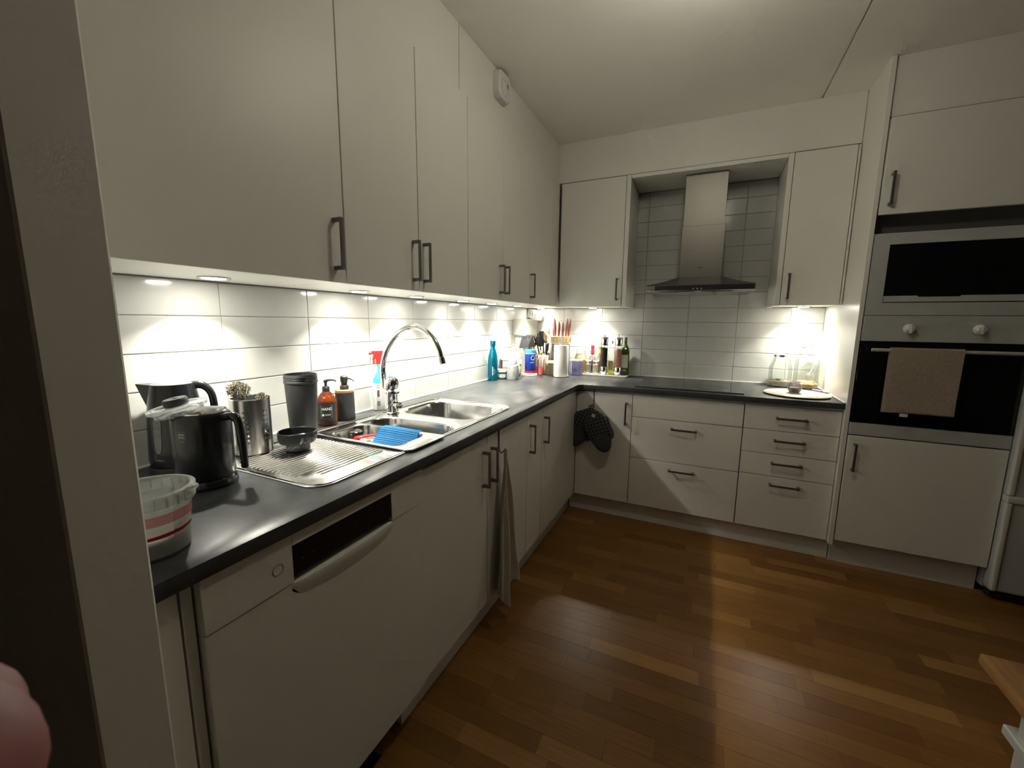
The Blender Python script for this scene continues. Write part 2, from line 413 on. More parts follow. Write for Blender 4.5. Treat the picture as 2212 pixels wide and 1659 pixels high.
# back run (front at y=-.605)
FY = .605
t = cabinet('base_cabinet', 'white corner base cabinet on the back run with the black oven mitts hanging on it', (.600, 0, 0), 0, .346, FY, (zb, .836), [('door', -.0075, .346, zb, zt, ('v', .311, .703))], G2)
def drawers(W, zs, hs): return [('drawer', 0, W, a, b, ('h', W*h[0], h[1]) if h else None) for (a, b), h in zip(zs, hs)]
cabinet('drawer_cabinet', 'wide white drawer cabinet under the hob, blank top front and two handles', (.946, 0, 0), 0, .604, FY, (zb, .836), drawers(.604, [(.688, zt), (.427, .688), (zb, .427)], [None, (.5, .638), (.5, .382)]), G2)
cabinet('drawer_cabinet', 'narrower white cabinet with four handled drawers beside the oven', (1.552, 0, 0), 0, .437, FY, (zb, .836), drawers(.437, [(.688, zt), (.557, .688), (.43, .557), (zb, .43)], [(.505, .762), (.505, .638), (.5, .510), (.5, .387)]), G2)
# plinths
o = part('plinth_board', box(.530, .546, -2.31, -.575, 0, zb-.004, .001), WHITEG); tag(o, 'white plinth board under the left run of base cabinets', 'plinth', 'white plinth boards')
o = part('plinth_board', box(.547, 2.0095, -.562, -.546, 0, zb-.004, .001), WHITEG); tag(o, 'white plinth board under the back run of base cabinets', 'plinth', 'white plinth boards')
# end boards near the camera
for a, b_, lb in ((-2.862, -2.8455, 'narrow white upright board directly left of the dishwasher'), (-2.914, -2.866, 'white upright filler board between worktop end and partition')):
    o = part('end_board', box(.0, .585, a, b_, 0, .836, .001), WHITEG); tag(o, lb, 'board')

# ------------------------------------------------------------------ dishwasher
dw = T('dishwasher', 'white built-in dishwasher with a black control strip below the worktop', 'dishwasher', (0, -2.842, 0), q)
W = .598
part('body', box(.002, W-.002, -.56, -.03, .10, .835), WHITE, dw, smooth=False)
p0, p1 = .170, .462      # control strip along the width
b = box(0.001, W-.001, -.598, -.562, zb, .7285, .0015)
lower = part('door', b, WHITEG, dw)
# scooped grip: upper edge of the door dips behind the strip
b = box(.001, p0, -.600, -.562, .7295, .834, .0012); box(p1, W-.001, -.600, -.562, .7295, .834, .0012, bm=b); box(p0, p1, -.600, -.562, .8085, .834, .0008, bm=b)
part('front_frame', b, WHITEG, dw)
part('control_strip', box(p0, p1, -.5985, -.565, .742, .8085, .0005), mat('strip_black', (.006, .006, .007), .35, spec=.25), dw, label='black glossy control strip')
part('grip_recess', box(p0, p1, -.575, -.564, .7295, .742), mat('recess_floor_reflection', (.20, .10, .04), .5), dw, label='grip recess under the control strip, coloured like the brown floor reflection in it')  # reflection of the wood floor put into the recess colour
# raised lip of the grip
pts = []
n = 18
rr = []
for k, (dy, dz) in enumerate(((0, 0), (-.010, -.002), (-.012, -.010), (-.006, -.028), (0, -.05))):
    ring = []
    for i in range(n+1):
        u = i/n; x = p0-.005+(p1-p0+.01)*u; s = sin(pi*min(1, max(0, u)))**.45
        ring.append((x, -.598+dy*s, .7285+dz*(.35+.65*s) if k else .7285))
    rr.append(ring)
b = BM(); RR = [[b.verts.new(p) for p in r_] for r_ in rr]
for A, Bq in zip(RR, RR[1:]):
    for i in range(n): b.faces.new((A[i], A[i+1], Bq[i+1], Bq[i]))
part('grip_lip', b, WHITEG, dw)
b = tube([(.137+.011*cos(2*pi*i/24), -.6005, .776+.011*sin(2*pi*i/24)) for i in range(24)], .0005, 6, closed=True)
part('button_ring', b, GREYP, dw)
for x in (.19, .215, .312, .337, .425): part('button_mark', box(x, x+.006, -.5990, -.5984, .771, .7722), mat('mark_dim', (.10, .10, .10), .5), dw)

# ------------------------------------------------------------------ worktop with sink cut-out
SX0, SX1, SY0, SY1 = .100, .538, -2.555, -1.475
outer = [(.001, -.001), (1.989, -.001), (1.989, -.628), (.640, -.628), (.612, -.656), (.612, -2.916), (.001, -2.916)]
wt = part('worktop', plate(outer, [rrect(SX0+.012, SX1-.012, SY0+.012, SY1-.012, .05)], CT-.030, CT, .0016), COUNTER)
tag(wt, 'dark grey laminate L-shaped worktop with rounded black front edge', 'worktop')

sk = T('kitchen_sink', 'stainless steel double-bowl sink with ribbed drainboard set into the dark worktop', 'sink', (0, 0, CT))
B2 = (.132, .522, -1.812, -1.505); B1 = (.140, .524, -2.215, -1.890)
b = plate(rrect(SX0, SX1, SY0, SY1, .055, 8), [rrect(*B1, .085, 8), rrect(*B2, .085, 8)], .0, .0035, .0012)
part('sink_deck', b, SINK, sk)
def bowl(B, depth, rz=.085, n=8):
    x0, x1, y0, y1 = B; rings = []
    for s, z, rad in ((0, .0035, rz), (.003, .001, rz), (.006, -.006, rz), (.012, -depth+.04, rz), (.022, -depth+.015, rz), (.045, -depth, rz*.8)):
        rings.append([(x, y, z) for x, y in rrect(x0+s, x1-s, y0+s, y1-s, max(.01, rad-s*.3), n)])
    return loft(rings, True)
for B, nm in ((B2, 'bowl'), (B1, 'bowl')):
    bo = part(nm, bowl(B, .165), SINK, sk)
    cx, cy = (B[0]+B[1])/2, (B[2]+B[3])/2
    part('drain', lathe([(0, -.160), (.03, -.160), (.042, -.1625), (.044, -.164)], 24), STEELS, bo, (cx, cy, 0))
# ribs of the drainboard, along y, each a rounded bar
ribs = 19
for k in range(ribs):
    x = .180 + k*.0158
    ya = -2.522 + (.045 if k > 15 else 0) + (.02 if k < 2 else 0); yb_ = -2.262
    ya += .0
    prof = [(-.0042, 0), (-.0024, .0022), (0, .0030), (.0024, .0022), (.0042, 0)]
    b = BM(); r0 = [b.verts.new((x+px, ya, .0033+pz)) for px, pz in prof]; r0b = [b.verts.new((x+px*.9, ya-.008, .0030)) for px, pz in prof]
    r1 = [b.verts.new((x+px, yb_, .0033+pz)) for px, pz in prof]; r1b = [b.verts.new((x+px*.9, yb_+.008, .0030)) for px, pz in prof]
    for A, Bq in ((r0b, r0), (r0, r1), (r1, r1b)):
        for i in range(4): b.faces.new((A[i], A[i+1], Bq[i+1], Bq[i]))
    part('drain_rib', b, STEELS, sk)
# raised rim around the deck
b = tube([(x, y, .0035) for x, y in rrect(SX0+.006, SX1-.006, SY0+.006, SY1-.006, .05, 10)], .0028, 6, closed=True)
part('raised_rim', b, STEELS, sk)

# insert tray hung over the near bowl
ty = T('sink_tray', 'stainless steel rinsing tray resting across the near sink bowl', 'tray', (0, 0, CT+.007))
X0, X1, Y0, Y1 = .140, .552, -2.238, -2.052
b = plate(rrect(X0, X1, Y0, Y1, .018, 5), [rrect(X0+.048, X1-.062, Y0+.012, Y1-.014, .045, 8)], 0, .003, .001)
part('tray_rim', b, SINK, ty)
rings = []
for s, z in ((0, .003), (.003, -.004), (.008, -.035), (.018, -.046), (.035, -.050)):
    rings.append([(x, y, z) for x, y in rrect(X0+.048+s, X1-.062-s, Y0+.012+s*.8, Y1-.014-s*.8, max(.012, .045-s*.5), 8)])
b = loft(rings, True)
part('tray_basin', b, SINK, ty)
b = tube([(x, y, 0.0005) for x, y in rrect(X0, X1, Y0, Y1, .018, 5)], .0024, 6, closed=True)
part('tray_edge', b, STEEL, ty)
# things in the tray
t = T('sink_plug', 'dark shiny round strainer plug standing in the steel rinsing tray', 'plug', (.243, -2.150, CT-.026))
part('knob', lathe([(0, .040), (.016, .040), (.024, .036), (.027, .026), (.024, .014), (.014, .006), (.012, 0), (0, 0)], 28), mat('dark_chrome', (.055, .05, .045), .18, metal=.7), t)
part('strainer_plate', cyl(.018, -.003, .002, 24), CHROME, t)
t = T('dish_brush', 'red plastic dish brush lying in the rinsing tray', 'brush', (.262, -2.175, CT-.026), R(28)); t.scale = (.72, .8, .9)
b = BM(); rings = []
for x, wy, h in ((0, .004, .004), (.01, .008, .006), (.04, .010, .007), (.06, .008, .006), (.085, .005, .004), (.10, .003, .003)):
    rings.append([(x, wy*cos(a), .022+.12*x+h*sin(a)) for a in [2*pi*i/10 for i in range(10)]])
part('brush_handle', loft(rings, True, True), RED, t)
part('bristle_head', cyl(.014, -.010, .018, 16), mat('bristles', (.6, .06, .04), .8), t, (-.008, 0, 0))
# blue cloth over the far rim
b = BM(); G = []
NU, NV = 26, 40
for i in range(NU+1):
    u = i/NU; rw = []
    for j in range(NV+1):
        v = j/NV; s = v*.115
        x = .282 + .165*u + .016*u*v
        if s < .014: yy = -2.040 - s; z = .0075
        elif s < .028: yy = -2.054-(s-.014)*.8; z = .0078
        else: yy = -2.066-(s-.028)*.62; z = .0078-(s-.028)*.60
        rib = .0012*sin(v*NV*.62*pi)
        rw.append(b.verts.new((x, yy-rib*.7, z+rib+.001*sin(u*5))))
    G.append(rw)
for i in range(NU):
    for j in range(NV): b.faces.new((G[i][j], G[i+1][j], G[i+1][j+1], G[i][j+1]))
bmesh.ops.solidify(b, geom=b.faces[:], thickness=.0016)
cl = part('dish_cloth', b, mat('blue_cloth', (.035, .30, .62), .85, noise=.12, nscale=150, bump=.3, bscale=500, sheen=.3), None, (0, 0, CT+.004))
tag(cl, 'bright blue ribbed dishcloth draped over the rim of the rinsing tray', 'cloth')

# ------------------------------------------------------------------ tap
fa = T('kitchen_tap', 'chrome single-lever kitchen tap with high swan-neck spout behind the sink', 'tap', (.148, -1.850, CT+.0035))
part('base_collar', lathe([(0, 0), (.029, 0), (.029, .004), (.026, .008), (.0235, .010)], 28), CHROME, fa)
b = tube(smooth_pts([(0, 0, .004), (0, 0, .05), (.002, -.002, .085), (.004, -.003, .112)], 5), [.0235]*6+[.0225]*6+[.021]*4, 20)
part('tap_body', b, CHROME, fa)
b = lathe([(0, -.030), (.016, -.030), (.024, -.022), (.0255, -.006), (.0255, .004), (.021, .018), (.012, .026), (0, .029)], 28); xf(b, Matrix.Scale(1.14, 4)); rot(b, R(-12), 'X'); rot(b, R(14), 'Y')
part('lever_head', b, CHROME, fa, (.004, -.004, .130))
b = tube([(.010, -.004, .112), (.030, -.010, .102), (.046, -.016, .096)], [.010, .009, .006], 10)
part('lever', b, CHROME, fa)
sp = [(-.020, 0, .088), (-.042, .004, .100), (-.050, .006, .135), (-.048, .004, .200), (-.024, 0, .262), (.022, 0, .322), (.070, 0, .352), (.118, 0, .366), (.170, 0, .355), (.216, 0, .318), (.240, 0, .278), (.250, 0, .246)]
part('spout', tube(smooth_pts(sp, 7), .0115, 16), CHROME, fa)
b = cyl(.0135, -.026, 0, 20); rot(b, R(-16), 'Y')
part('aerator', b, CHROME, fa, (.2505, 0, .248))
b = cyl(.0125, 0, .050, 20, .002); rot(b, R(88), 'Y'); rot(b, R(-22), 'Z')
part('valve_knob', b, CHROME, fa, (.012, -.004, .040))
b = cyl(.016, .030, .048, 8, .002); rot(b, R(88), 'Y'); rot(b, R(-22), 'Z')
part('valve_grip', b, CHROME, fa, (.012, -.004, .040))

# ------------------------------------------------------------------ downlights
def ring_me():
    b = lathe([(.026, 0), (.0285, -.0035), (.036, -.0045), (.038, -.003), (.038, 0)], 32); finish(b)
    me = bpy.data.meshes.new('ring'); b.to_mesh(me); b.free(); me.materials.append(STEEL); return me
RING = ring_me()
b = lathe([(0, -.0056), (.024, -.0054), (.0262, -.0046), (.0262, 0), (0, 0)], 32); LENS = bpy.data.meshes.new('lens'); finish(b); b.to_mesh(LENS); b.free()
LENS.materials.append(mat('led_lens', (.9, .9, .85), .5, emit=(1, .96, .84), estr=105))
def downlight(x, y, label):
    t = T('downlight', label, 'downlight', (x, y, UBD), 0, 'recessed downlights under the wall cabinets')
    part_me('trim_ring', RING, t); part_me('lens', LENS, t)
    for k, (e, sp) in enumerate(((1.0, 108),)):
        l = bpy.data.lights.new('led', 'AREA'); l.shape = 'DISK'; l.size = .020; l.energy = LED_W*e; l.color = LED_COL; l.spread = R(sp)
        lo = bpy.data.objects.new('led', l); COL.objects.link(lo); lo.parent = t; lo.location = (0, 0, -.0058)
for y, s in ((-2.505, 'above the frother and steel holder'), (-1.995, 'above the black soap dispenser'), (-1.657, 'just right of the tap'), (-1.263, 'above the far end of the sink'),
             (-.932, 'left of the blue bottle'), (-.548, 'above the white tub'), (-.105, 'in the corner above the utensils')):
    downlight(.135, y, 'round lit downlight under the left wall cabinets, '+s)
downlight(.554, -.130, 'round lit downlight under the cabinet left of the hood')
downlight(1.852, -.130, 'round lit downlight under the cabinet right of the hood')

# ------------------------------------------------------------------ hood, hob
hd = T('cooker_hood', 'brushed steel chimney cooker hood mounted on the tiled niche above the hob', 'hood', (1.265, 0, 0))
part('canopy_rim', box(-.292, .292, -.498, -.002, 1.452, 1.486, .0012), STEEL, hd)
b = loft([[(-.292, -.498, 1.486), (.292, -.498, 1.486), (.292, -.002, 1.486), (-.292, -.002, 1.486)],
          [(-.20, -.40, 1.515), (.20, -.40, 1.515), (.20, -.002, 1.515), (-.20, -.002, 1.515)],
          [(-.122, -.287, 1.552), (.122, -.287, 1.552), (.122, -.002, 1.552), (-.122, -.002, 1.552)]], True)
part('canopy', b, mat('hood_steel', (.21, .20, .18), .42, metal=1, noise=.04, stretch=(1, 1, 20)), hd, smooth=False)
part('lower_chimney', box(-.121, .121, -.283, -.002, 1.548, 1.86, .001), MATS['hood_steel'], hd)
part('upper_chimney', box(-.117, .117, -.279, -.002, 1.86, 2.166, .001), MATS['hood_steel'], hd)
part('control_bar', box(-.240, .285, -.5005, -.4965, 1.457, 1.482, .0005), mat('hood_dark', (.05, .05, .05), .3, metal=.6), hd)
part('badge', box(-.010, .010, -.2845, -.2828, 1.604, 1.609), BLACKM, hd)
for x in (-.026, -.004, .018):
    b = cyl(.0035, 0, .003, 12, .0004); rot(b, pi/2, 'X'); part('push_button', b, mat('button_light', (.8, .8, .8), .3), hd, (x, -.5003, 1.463))
b = BM()
for x in (-.15, .15): box(x-.13, x+.13, -.44, -.06, 1.449, 1.4515, .001, bm=b)
part('grease_filter', b, STEEL, hd)
hb = T('hob', 'black glass induction hob set into the worktop below the hood', 'hob', (1.249, -.320, CT))
part('glass_plate', box(-.297, .297, -.245, .245, .0003, .0055, .001), BLACKG, hb)
part('front_bevel', box(-.297, .297, -.2485, -.2452, .0003, .0058, .0006), BLACKM, hb)
b = BM()
for cx, cy, r_ in ((-.15, -.11, .09), (.15, -.11, .075), (-.15, .11, .075), (.15, .11, .10)): part('zone_mark', tube([(cx+r_*cos(2*pi*i/36), cy+r_*sin(2*pi*i/36), .0055) for i in range(36)], .0004, 4, closed=True), mat('zone_grey', (.03, .03, .03), .4), hb)

# ------------------------------------------------------------------ tall oven unit
TF = .645
part_side = part('oven_side_panel', box(1.990, 2.008, -.640, .004, .117, CH-.001, .0008), WHITEG); tag(part_side, 'tall white side panel between the worktop and the oven column', 'panel')
tc_ = T('oven_cabinet', 'tall white cabinet column housing the microwave and the oven', 'cabinet', (2.011, 0, 0))
TWd = .579
part('body', box(.001, TWd, -.56, -.004, .08, UT), mat('carcass_dark', (.10, .095, .09), .7), tc_, smooth=False)
part('face_rail', box(.001, TWd, -.622, -.56, 1.80, UT), WHITE, tc_, smooth=False)
part('plinth', box(.001, TWd, -.578, -.562, 0, .146, .001), WHITEG, tc_)
part('side', box(0, .0012, -.622, -.56, .15, UT), WHITE, tc_)
d = part('door', box(.002, TWd-.002, -TF, -TF+.018, .150, .714, .0012), WHITE, tc_); handle(d, .030, .606, -TF)
d = part('door', box(.004, TWd-.002, -TF, -TF+.018, 1.768, UT-.003, .0012), WHITE, tc_); handle(d, .034, 1.878, -TF)
part('shelf', box(.001, TWd, -.60, -.56, 1.683, 1.690), WHITE, tc_)
mw = T('microwave', 'white built-in microwave with a dark window, above the oven', 'microwave', (2.011, 0, 0))
FR = mat('appliance_white', (.48, .49, .48), .35, noise=.02)
def frame(x0, x1, z0, z1, hx0, hx1, hz0, hz1, ya, yb2):
    b = box(x0, x1, ya, yb2, z0, hz0); box(x0, x1, ya, yb2, hz1, z1, bm=b); box(x0, hx0, ya, yb2, hz0, hz1, bm=b); box(hx1, x1, ya, yb2, hz0, hz1, bm=b); return b
part('outer_frame', frame(.0015, TWd-.001, 1.309, 1.681, .060, .552, 1.366, 1.632, -TF, -.572), FR, mw)
part('door_glass', box(.062, .550, -TF+.003, -TF+.012, 1.402, 1.630, .001), BLACKG, mw)
part('grip_strip', box(.062, .545, -TF-.001, -TF+.010, 1.370, 1.398, .001), FR, mw)
b = box(.185, .330, -TF-.0015, -TF+.008, 1.392, 1.403, .001); part('grip_notch', b, BLACKG, mw)
part('seam_line', box(.060, .552, -TF+.002, -TF+.010, 1.366, 1.3685), BLACKM, mw)
ov = T('oven', 'built-in oven with black glass door, white panel and two round knobs', 'oven', (2.011, 0, 0))
part('control_panel', box(.0015, TWd-.001, -TF, -.575, 1.186, 1.3065, .001), FR, ov)
part('door', box(.0015, TWd-.001, -TF, -.575, .784, 1.182, .001), BLACKG, ov, label='black glass oven door')
part('bottom_strip', box(.0015, TWd-.001, -TF, -.575, .720, .781, .001), FR, ov)
for x in (.172, .411):
    b = lathe([(0, 0), (.023, 0), (.022, .006), (.017, .010), (.015, .026), (.012, .028), (0, .028)], 24); box(-.0035, .0035, -.020, .020, .010, .030, .001, bm=b); rot(b, pi/2, 'X')
    part('knob', b, PLW, ov, (x, -TF, 1.246))
b = tube([(.036, -TF-.035, 1.146), (TWd-.02, -TF-.035, 1.146)], .008, 14)
for x in (.055, TWd-.04): tube([(x, -TF, 1.146), (x, -TF-.035, 1.146)], .007, 10, b)
part('door_handle', b, FR, ov)
# towel over the oven handle
def cloth(fn, nu, nv, th=.002):
    b = BM(); G = [[b.verts.new(fn(i/nu, j/nv)) for j in range(nv+1)] for i in range(nu+1)]
    for i in range(nu):
        for j in range(nv): b.faces.new((G[i][j], G[i+1][j], G[i+1][j+1], G[i][j+1]))
    bmesh.ops.recalc_face_normals(b, faces=b.faces[:])
    bmesh.ops.solidify(b, geom=b.faces[:], thickness=th); return b
def f_tow(u, v):
    s = v*.62; x = -.131+.262*u - .013*v*u
    if s < .30: z = -.300+s+.006; y = .011 - .002*sin(u*9)
    elif s < .334: a = (s-.30)/.034*pi; y = .011*cos(a); z = .006+.011*sin(a)
    else: y = -.011-.004*sin(u*7+1)*(s-.334)/.3 - .010*(s-.334); z = .006-(s-.334)*1.02
    return (x, y, z)
TOW = mat('towel_beige', (.38, .31, .24), .95, noise=.12, nscale=90, bump=.6, bscale=300, sheen=.3)
t = T('hand_towel', 'beige hand towel hung over the oven door handle', 'towel', (2.011+.235, -TF-.035, 1.143))
part('cloth', cloth(f_tow, 30, 60), TOW, t)
part('care_tag', box(-.070, -.040, -.021, -.0195, -.305, -.290), PLW, t)

# ------------------------------------------------------------------ fridge
fr = T('fridge', 'white fridge freezer standing right of the oven column', 'fridge', (2.593, 0, 0))
FRW = mat('fridge_white', (.50, .52, .52), .35, noise=.02)
part('body', box(.004, .60, -.61, -.02, .04, 1.85, .006, 2), FRW, fr)
part('lower_door', box(0, .60, -.672, -.615, .055, .490, .014, 4), FRW, fr)
part('upper_door', box(0, .60, -.672, -.615, .512, 1.85, .014, 4), FRW, fr)
part('grip_moulding', box(.001, .60, -.682, -.62, .487, .516, .004, 2), PLW, fr)
part('edge_strip', box(.0005, .020, -.682, -.62, .06, .484, .006, 3), PLW, fr)
part('edge_strip', box(.0005, .020, -.682, -.62, .52, 1.845, .006, 3), PLW, fr)
part('plinth_grille', box(.02, .58, -.64, -.60, .012, .05), BLACKM, fr)
for x in (.04, .56): part('foot', cyl(.018, 0, .042, 16), BLACKM, fr, (x, -.60, 0))

# ------------------------------------------------------------------ armchair at lower right
ch = T('armchair', 'white wooden armchair with an oak armrest, cut off at the lower right', 'chair', (1.757, -2.343, 0))
WCH = mat('white_lacquer', (.55, .56, .54), .4)
for x, nm in ((0, 'armrest'), (.56, 'armrest')):
    a = part(nm, box(x, x+.052, -.60, 0, .732, .750, .004, 2), OAK, ch)
for x in (.008, .568):
    part('side_panel', box(x, x+.034, -.56, -.088, .30, .731, .002), WCH, ch)
    part('leg', box(x, x+.036, -.135, -.084, 0, .31, .002), WCH, ch)
    part('leg', box(x, x+.036, -.58, -.53, 0, .31, .002), WCH, ch)
    part('rail_cap', box(x-.006, x+.040, -.56, -.070, .676, .692, .002), WCH, ch)
part('seat', box(.043, .567, -.56, -.06, .42, .45, .004), WCH, ch)
part('backrest', box(.043, .567, -.60, -.575, .44, .92, .004), WCH, ch)

# ------------------------------------------------------------------ added fill lamp (unseen, above the frame)
pd = T('fill_lamp', 'small opal glass fill lamp, unseen, added to brighten the ceiling and wall cabinets', 'lamp', (LX, LY, LZ))
part('glass_bowl', lathe([(0, -.075), (.035, -.072), (.065, -.050), (.078, -.015), (.080, .02), (.070, .055), (.050, .080), (.045, .110)], 32), glass('opal', (1, 1, 1), .3, .3, .0), pd)
part('ceiling_mount', lathe([(0, .10), (.052, .10), (.052, CH-LZ-.0005), (0, CH-LZ-.0005)], 28), PLW, pd)
FILL_GLOW.parent = pd; FILL_GLOW.location = (0, 0, 0)

# ------------------------------------------------------------------ ceiling alarm
al = T('ceiling_sensor', 'small white round-cornered sensor box under the ceiling above the left wall cabinets', 'sensor', (.338, -1.245, 2.372))
b = loft([[(0, x*s, z*s) if k == 0 else (d_, x*s, z*s) for x, z in rrect(-.062, .062, -.062, .062, .03, 5)] for k, (d_, s) in enumerate(((0, 1), (.012, 1), (.030, .96), (.036, .86)))], True, True)
part('housing', b, PLW, al)
part('indicator_slot', box(.0355, .0368, .020, .028, .000, .020), BLACKM, al)
b = tube([(.0362, .034*cos(2*pi*i/24)-.010, .034*sin(2*pi*i/24)-.010) for i in range(24)], .0008, 6, closed=True)
part('grille_ring', b, GREYP, al)

# ------------------------------------------------------------------ items near the camera
PP = glass('milky_plastic', (.93, .94, .93), .25, .7, .30, (.66, .67, .64))
t = T('plastic_tub', 'translucent food bucket with a red print band and open rim, beside the partition', 'tub', (.496, -2.853, CT)); t.scale = (1, 1, .94)
part('tub_wall', lathe([(0, .001), (.050, .001), (.053, .004), (.0600, .100), (.0605, .118), (.0595, .118), (.0590, .100), (.052, .006), (0, .004)], 48), PP, t)
# ribbed collar
n = 72; rings = []
for r_, z in ((.0605, .094), (.0655, .094), (.0655, .111), (.0675, .113), (.0675, .118), (.0600, .119)):
    rings.append([((r_+(.0008 if i % 4 < 2 and r_ > .061 and z < .112 else 0))*cos(2*pi*i/n), (r_+(.0008 if i % 4 < 2 and r_ > .061 and z < .112 else 0))*sin(2*pi*i/n), z) for i in range(n)])
part('rim_collar', loft(rings, False), PP, t)
b = BM()
for i in range(24): a = 2*pi*i/24; bb = box(.0602, .0655, -.0006, .0006, .095, .113); rot(bb, a, 'Z'); add(b, bb)
part('rim_rib', b, PP, t, kind='stuff')
b = box(.062, .074, -.012, .012, .110, .119, .002); rot(b, R(38), 'Z'); part('pull_tab', b, PP, t)
part('contents', cyl(.0505, .005, .036, 40, .001, r2=.0525), mat('cream_powder', (.55, .50, .40), .8, noise=.12, nscale=60), t, label='pale contents at the bottom of the tub')
b = band(.0584, .066, .084, R(-115), R(60), 30, .0004, .0594)
part('pink_haze_print', b, glass('pink_print', (.97, .78, .78), .3, .2, .25, (.72, .30, .32)), t)
b = band(.0562, .041, .048, R(-112), R(-42), 20, .0004, .0566)
part('pink_print', b, glass('pink_print2', (.95, .55, .55), .3, .2, .6, (.70, .20, .22)), t)
b = BM(); A = []
for k in range(25):
    a = R(-46)+R(104)*k/24; hw = .0036*(sin(pi*(k+1)/26)**.35); zc = .0445+.003*k/24
    A.append([b.verts.new(((.0567+.0006*(z > zc))*cos(a), (.0567+.0006*(z > zc))*sin(a), z)) for z in (zc-hw, zc, zc+hw*.9)])
for P_, Q_ in zip(A, A[1:]):
    for i in range(2): b.faces.new((P_[i], Q_[i], Q_[i+1], P_[i+1]))
bmesh.ops.solidify(b, geom=b.faces[:], thickness=-.0004)
part('red_print', b, mat('print_red', (.50, .02, .03), .4), t, label='dark red brush stroke printed on the tub')

def lathe_shell(prof, th, n=40):
    """closed wall from an outer profile, offset inwards by th"""
    inner = [(max(r_-th, 0), z+(th if i == 0 else 0)) for i, (r_, z) in enumerate(prof)]
    return lathe([(0, prof[0][1])]+list(prof)+inner[::-1]+[(0, prof[0][1]+th)], n)

# kettle: spout to the left of the picture, handle to the right
kt = T('electric_kettle', 'tall black electric kettle with grey water window and pointed spout, by the wall', 'kettle', (.078, -2.600, CT), R(52)); kt.scale = (.80, .80, .96)
# local +x = handle side
prof = []
for r_, z in ((.078, .0), (.080, .012), (.079, .04), (.076, .09), (.073, .13), (.068, .170), (.062, .205), (.0595, .218)): prof.append((r_, z))
part('power_base', lathe([(0, 0), (.082, 0), (.083, .006), (.080, .016), (0, .016)], 40), BLACKM, kt)
part('kettle_body', lathe([(0, .018)]+[(r_, z+.018) for r_, z in prof]+[(0, .236)], 48), BLACK, kt)
b = loft([[(-.050, -.030, .190), (-.050, .030, .190), (-.066, .010, .170), (-.066, -.010, .170)], [(-.050, -.032, .236), (-.050, .032, .236), (-.092, .004, .238), (-.092, -.004, .238)]], True, True)
part('spout', b, BLACK, kt)
b = lathe([(0, .240), (.040, .240), (.056, .236), (.058, .232), (0, .232)], 40); part('lid', b, mat('lid_grey', (.10, .105, .11), .35), kt)
part('handle', tube(smooth_pts([(.050, 0, .228), (.080, 0, .226), (.102, 0, .200), (.106, 0, .140), (.100, 0, .080), (.076, 0, .060)], 5), .011, 12), BLACK, kt)
ga = R(-62)-R(58)+R(0)
b = BM(); A = []
def kr(z):
    P = [(r_, zz+.018) for r_, zz in prof]
    for (ra, za), (rb, zb_) in zip(P, P[1:]):
        if za <= z <= zb_: return ra+(rb-ra)*(z-za)/(zb_-za)
    return P[-1][0]
GA = R(-118)
for k in range(15):
    z = .058+.110*k/14; hw = .18*(1-max(0, abs(k-7)/7)**6*.5)*(.72+.28*k/14); A.append([b.verts.new(((kr(z)+.0012)*cos(GA+hw*s), (kr(z)+.0012)*sin(GA+hw*s), z)) for s in (-1, -.5, 0, .5, 1)])
for P, Q in zip(A, A[1:]):
    for i in range(4): b.faces.new((P[i], P[i+1], Q[i+1], Q[i]))
part('water_window', b, mat('water_window', (.16, .165, .16), .25), kt, label='grey translucent water level window')
b = BM()
for k in range(3): bb = tube([(.0045*cos(2*pi*i/14), .0045*sin(2*pi*i/14), 0) for i in range(14)], .0006, 4, closed=True); wrap(bb, kr(.105+.022*k)+.002, GA, .105+.022*k); add(b, bb)
part('level_mark', b, GREYP, kt)
b = text_bm('Melitta', .010, .0004); wrap(b, kr(.035)+.0004, GA, .040); part('kettle_lettering', b, GREYP, kt)

fo = T('milk_frother', 'shiny black milk frother jug with handle and clear lid tipped on top', 'frother', (.262, -2.637, CT), R(8)); fo.scale = (.83, .83, 1.03)
part('power_base', lathe([(0, 0), (.076, 0), (.077, .004), (.074, .016), (.070, .020), (0, .020)], 48), BLACK, fo)
part('jug_body', lathe([(0, .022), (.0705, .022), (.0725, .028), (.0725, .150), (.0705, .165), (.066, .172), (.064, .172), (.064, .160), (.0640, .060), (0, .055)], 48), BLACK, fo)
part('steel_lining', lathe([(.0635, .1725), (.062, .175), (.060, .172), (.060, .062), (0, .060)], 40), STEELS, fo)
part('handle', tube(smooth_pts([(.066, .010, .160), (.100, .016, .164), (.116, .019, .150), (.122, .020, .100), (.124, .021, .045)], 5), [.009]*5+[.011]*5+[.011]*5+[.010]*5+[.009], 12), BLACK, fo)
LA = R(-75)
b = tube([(x, y, 0) for x, y in rrect(-.0115, .0115, -.0085, .0085, .001, 1)], .0005, 4, closed=True); box(-.0085, .0085, -.0055, .0045, -.0002, .0002, bm=b)
wrap(b, .0728, LA, .130); part('logo_frame', b, mat('print_grey', (.30, .30, .29), .4), fo)
b = text_bm('Melitta', .0052, .0003); wrap(b, .0734, LA, .1295); part('logo_lettering', b, BLACKM, fo)
b = text_bm('CREMIO', .0050, .0003); wrap(b, .0728, LA, .1165); part('logo_caption', b, MATS['print_grey'], fo)
li = T('frother_lid', 'clear plastic lid with black knob, tipped on top of the black frother', 'lid', (.2350, -2.668, CT+.1860), 0, None, R(10), R(-5)); li.scale = (.84, .84, 1)
LIDM = glass('lid_plastic', (.90, .91, .91), .06, 2.0, .16, (.85, .86, .86))
part('lid_disc', lathe([(0, .010), (.052, .010), (.056, .008), (.066, .008), (.069, .006), (.069, .002), (.064, .000), (.058, .000), (.056, -.010), (.052, -.012), (.050, -.004), (0, -.002)], 48), LIDM, li)
b = BM()
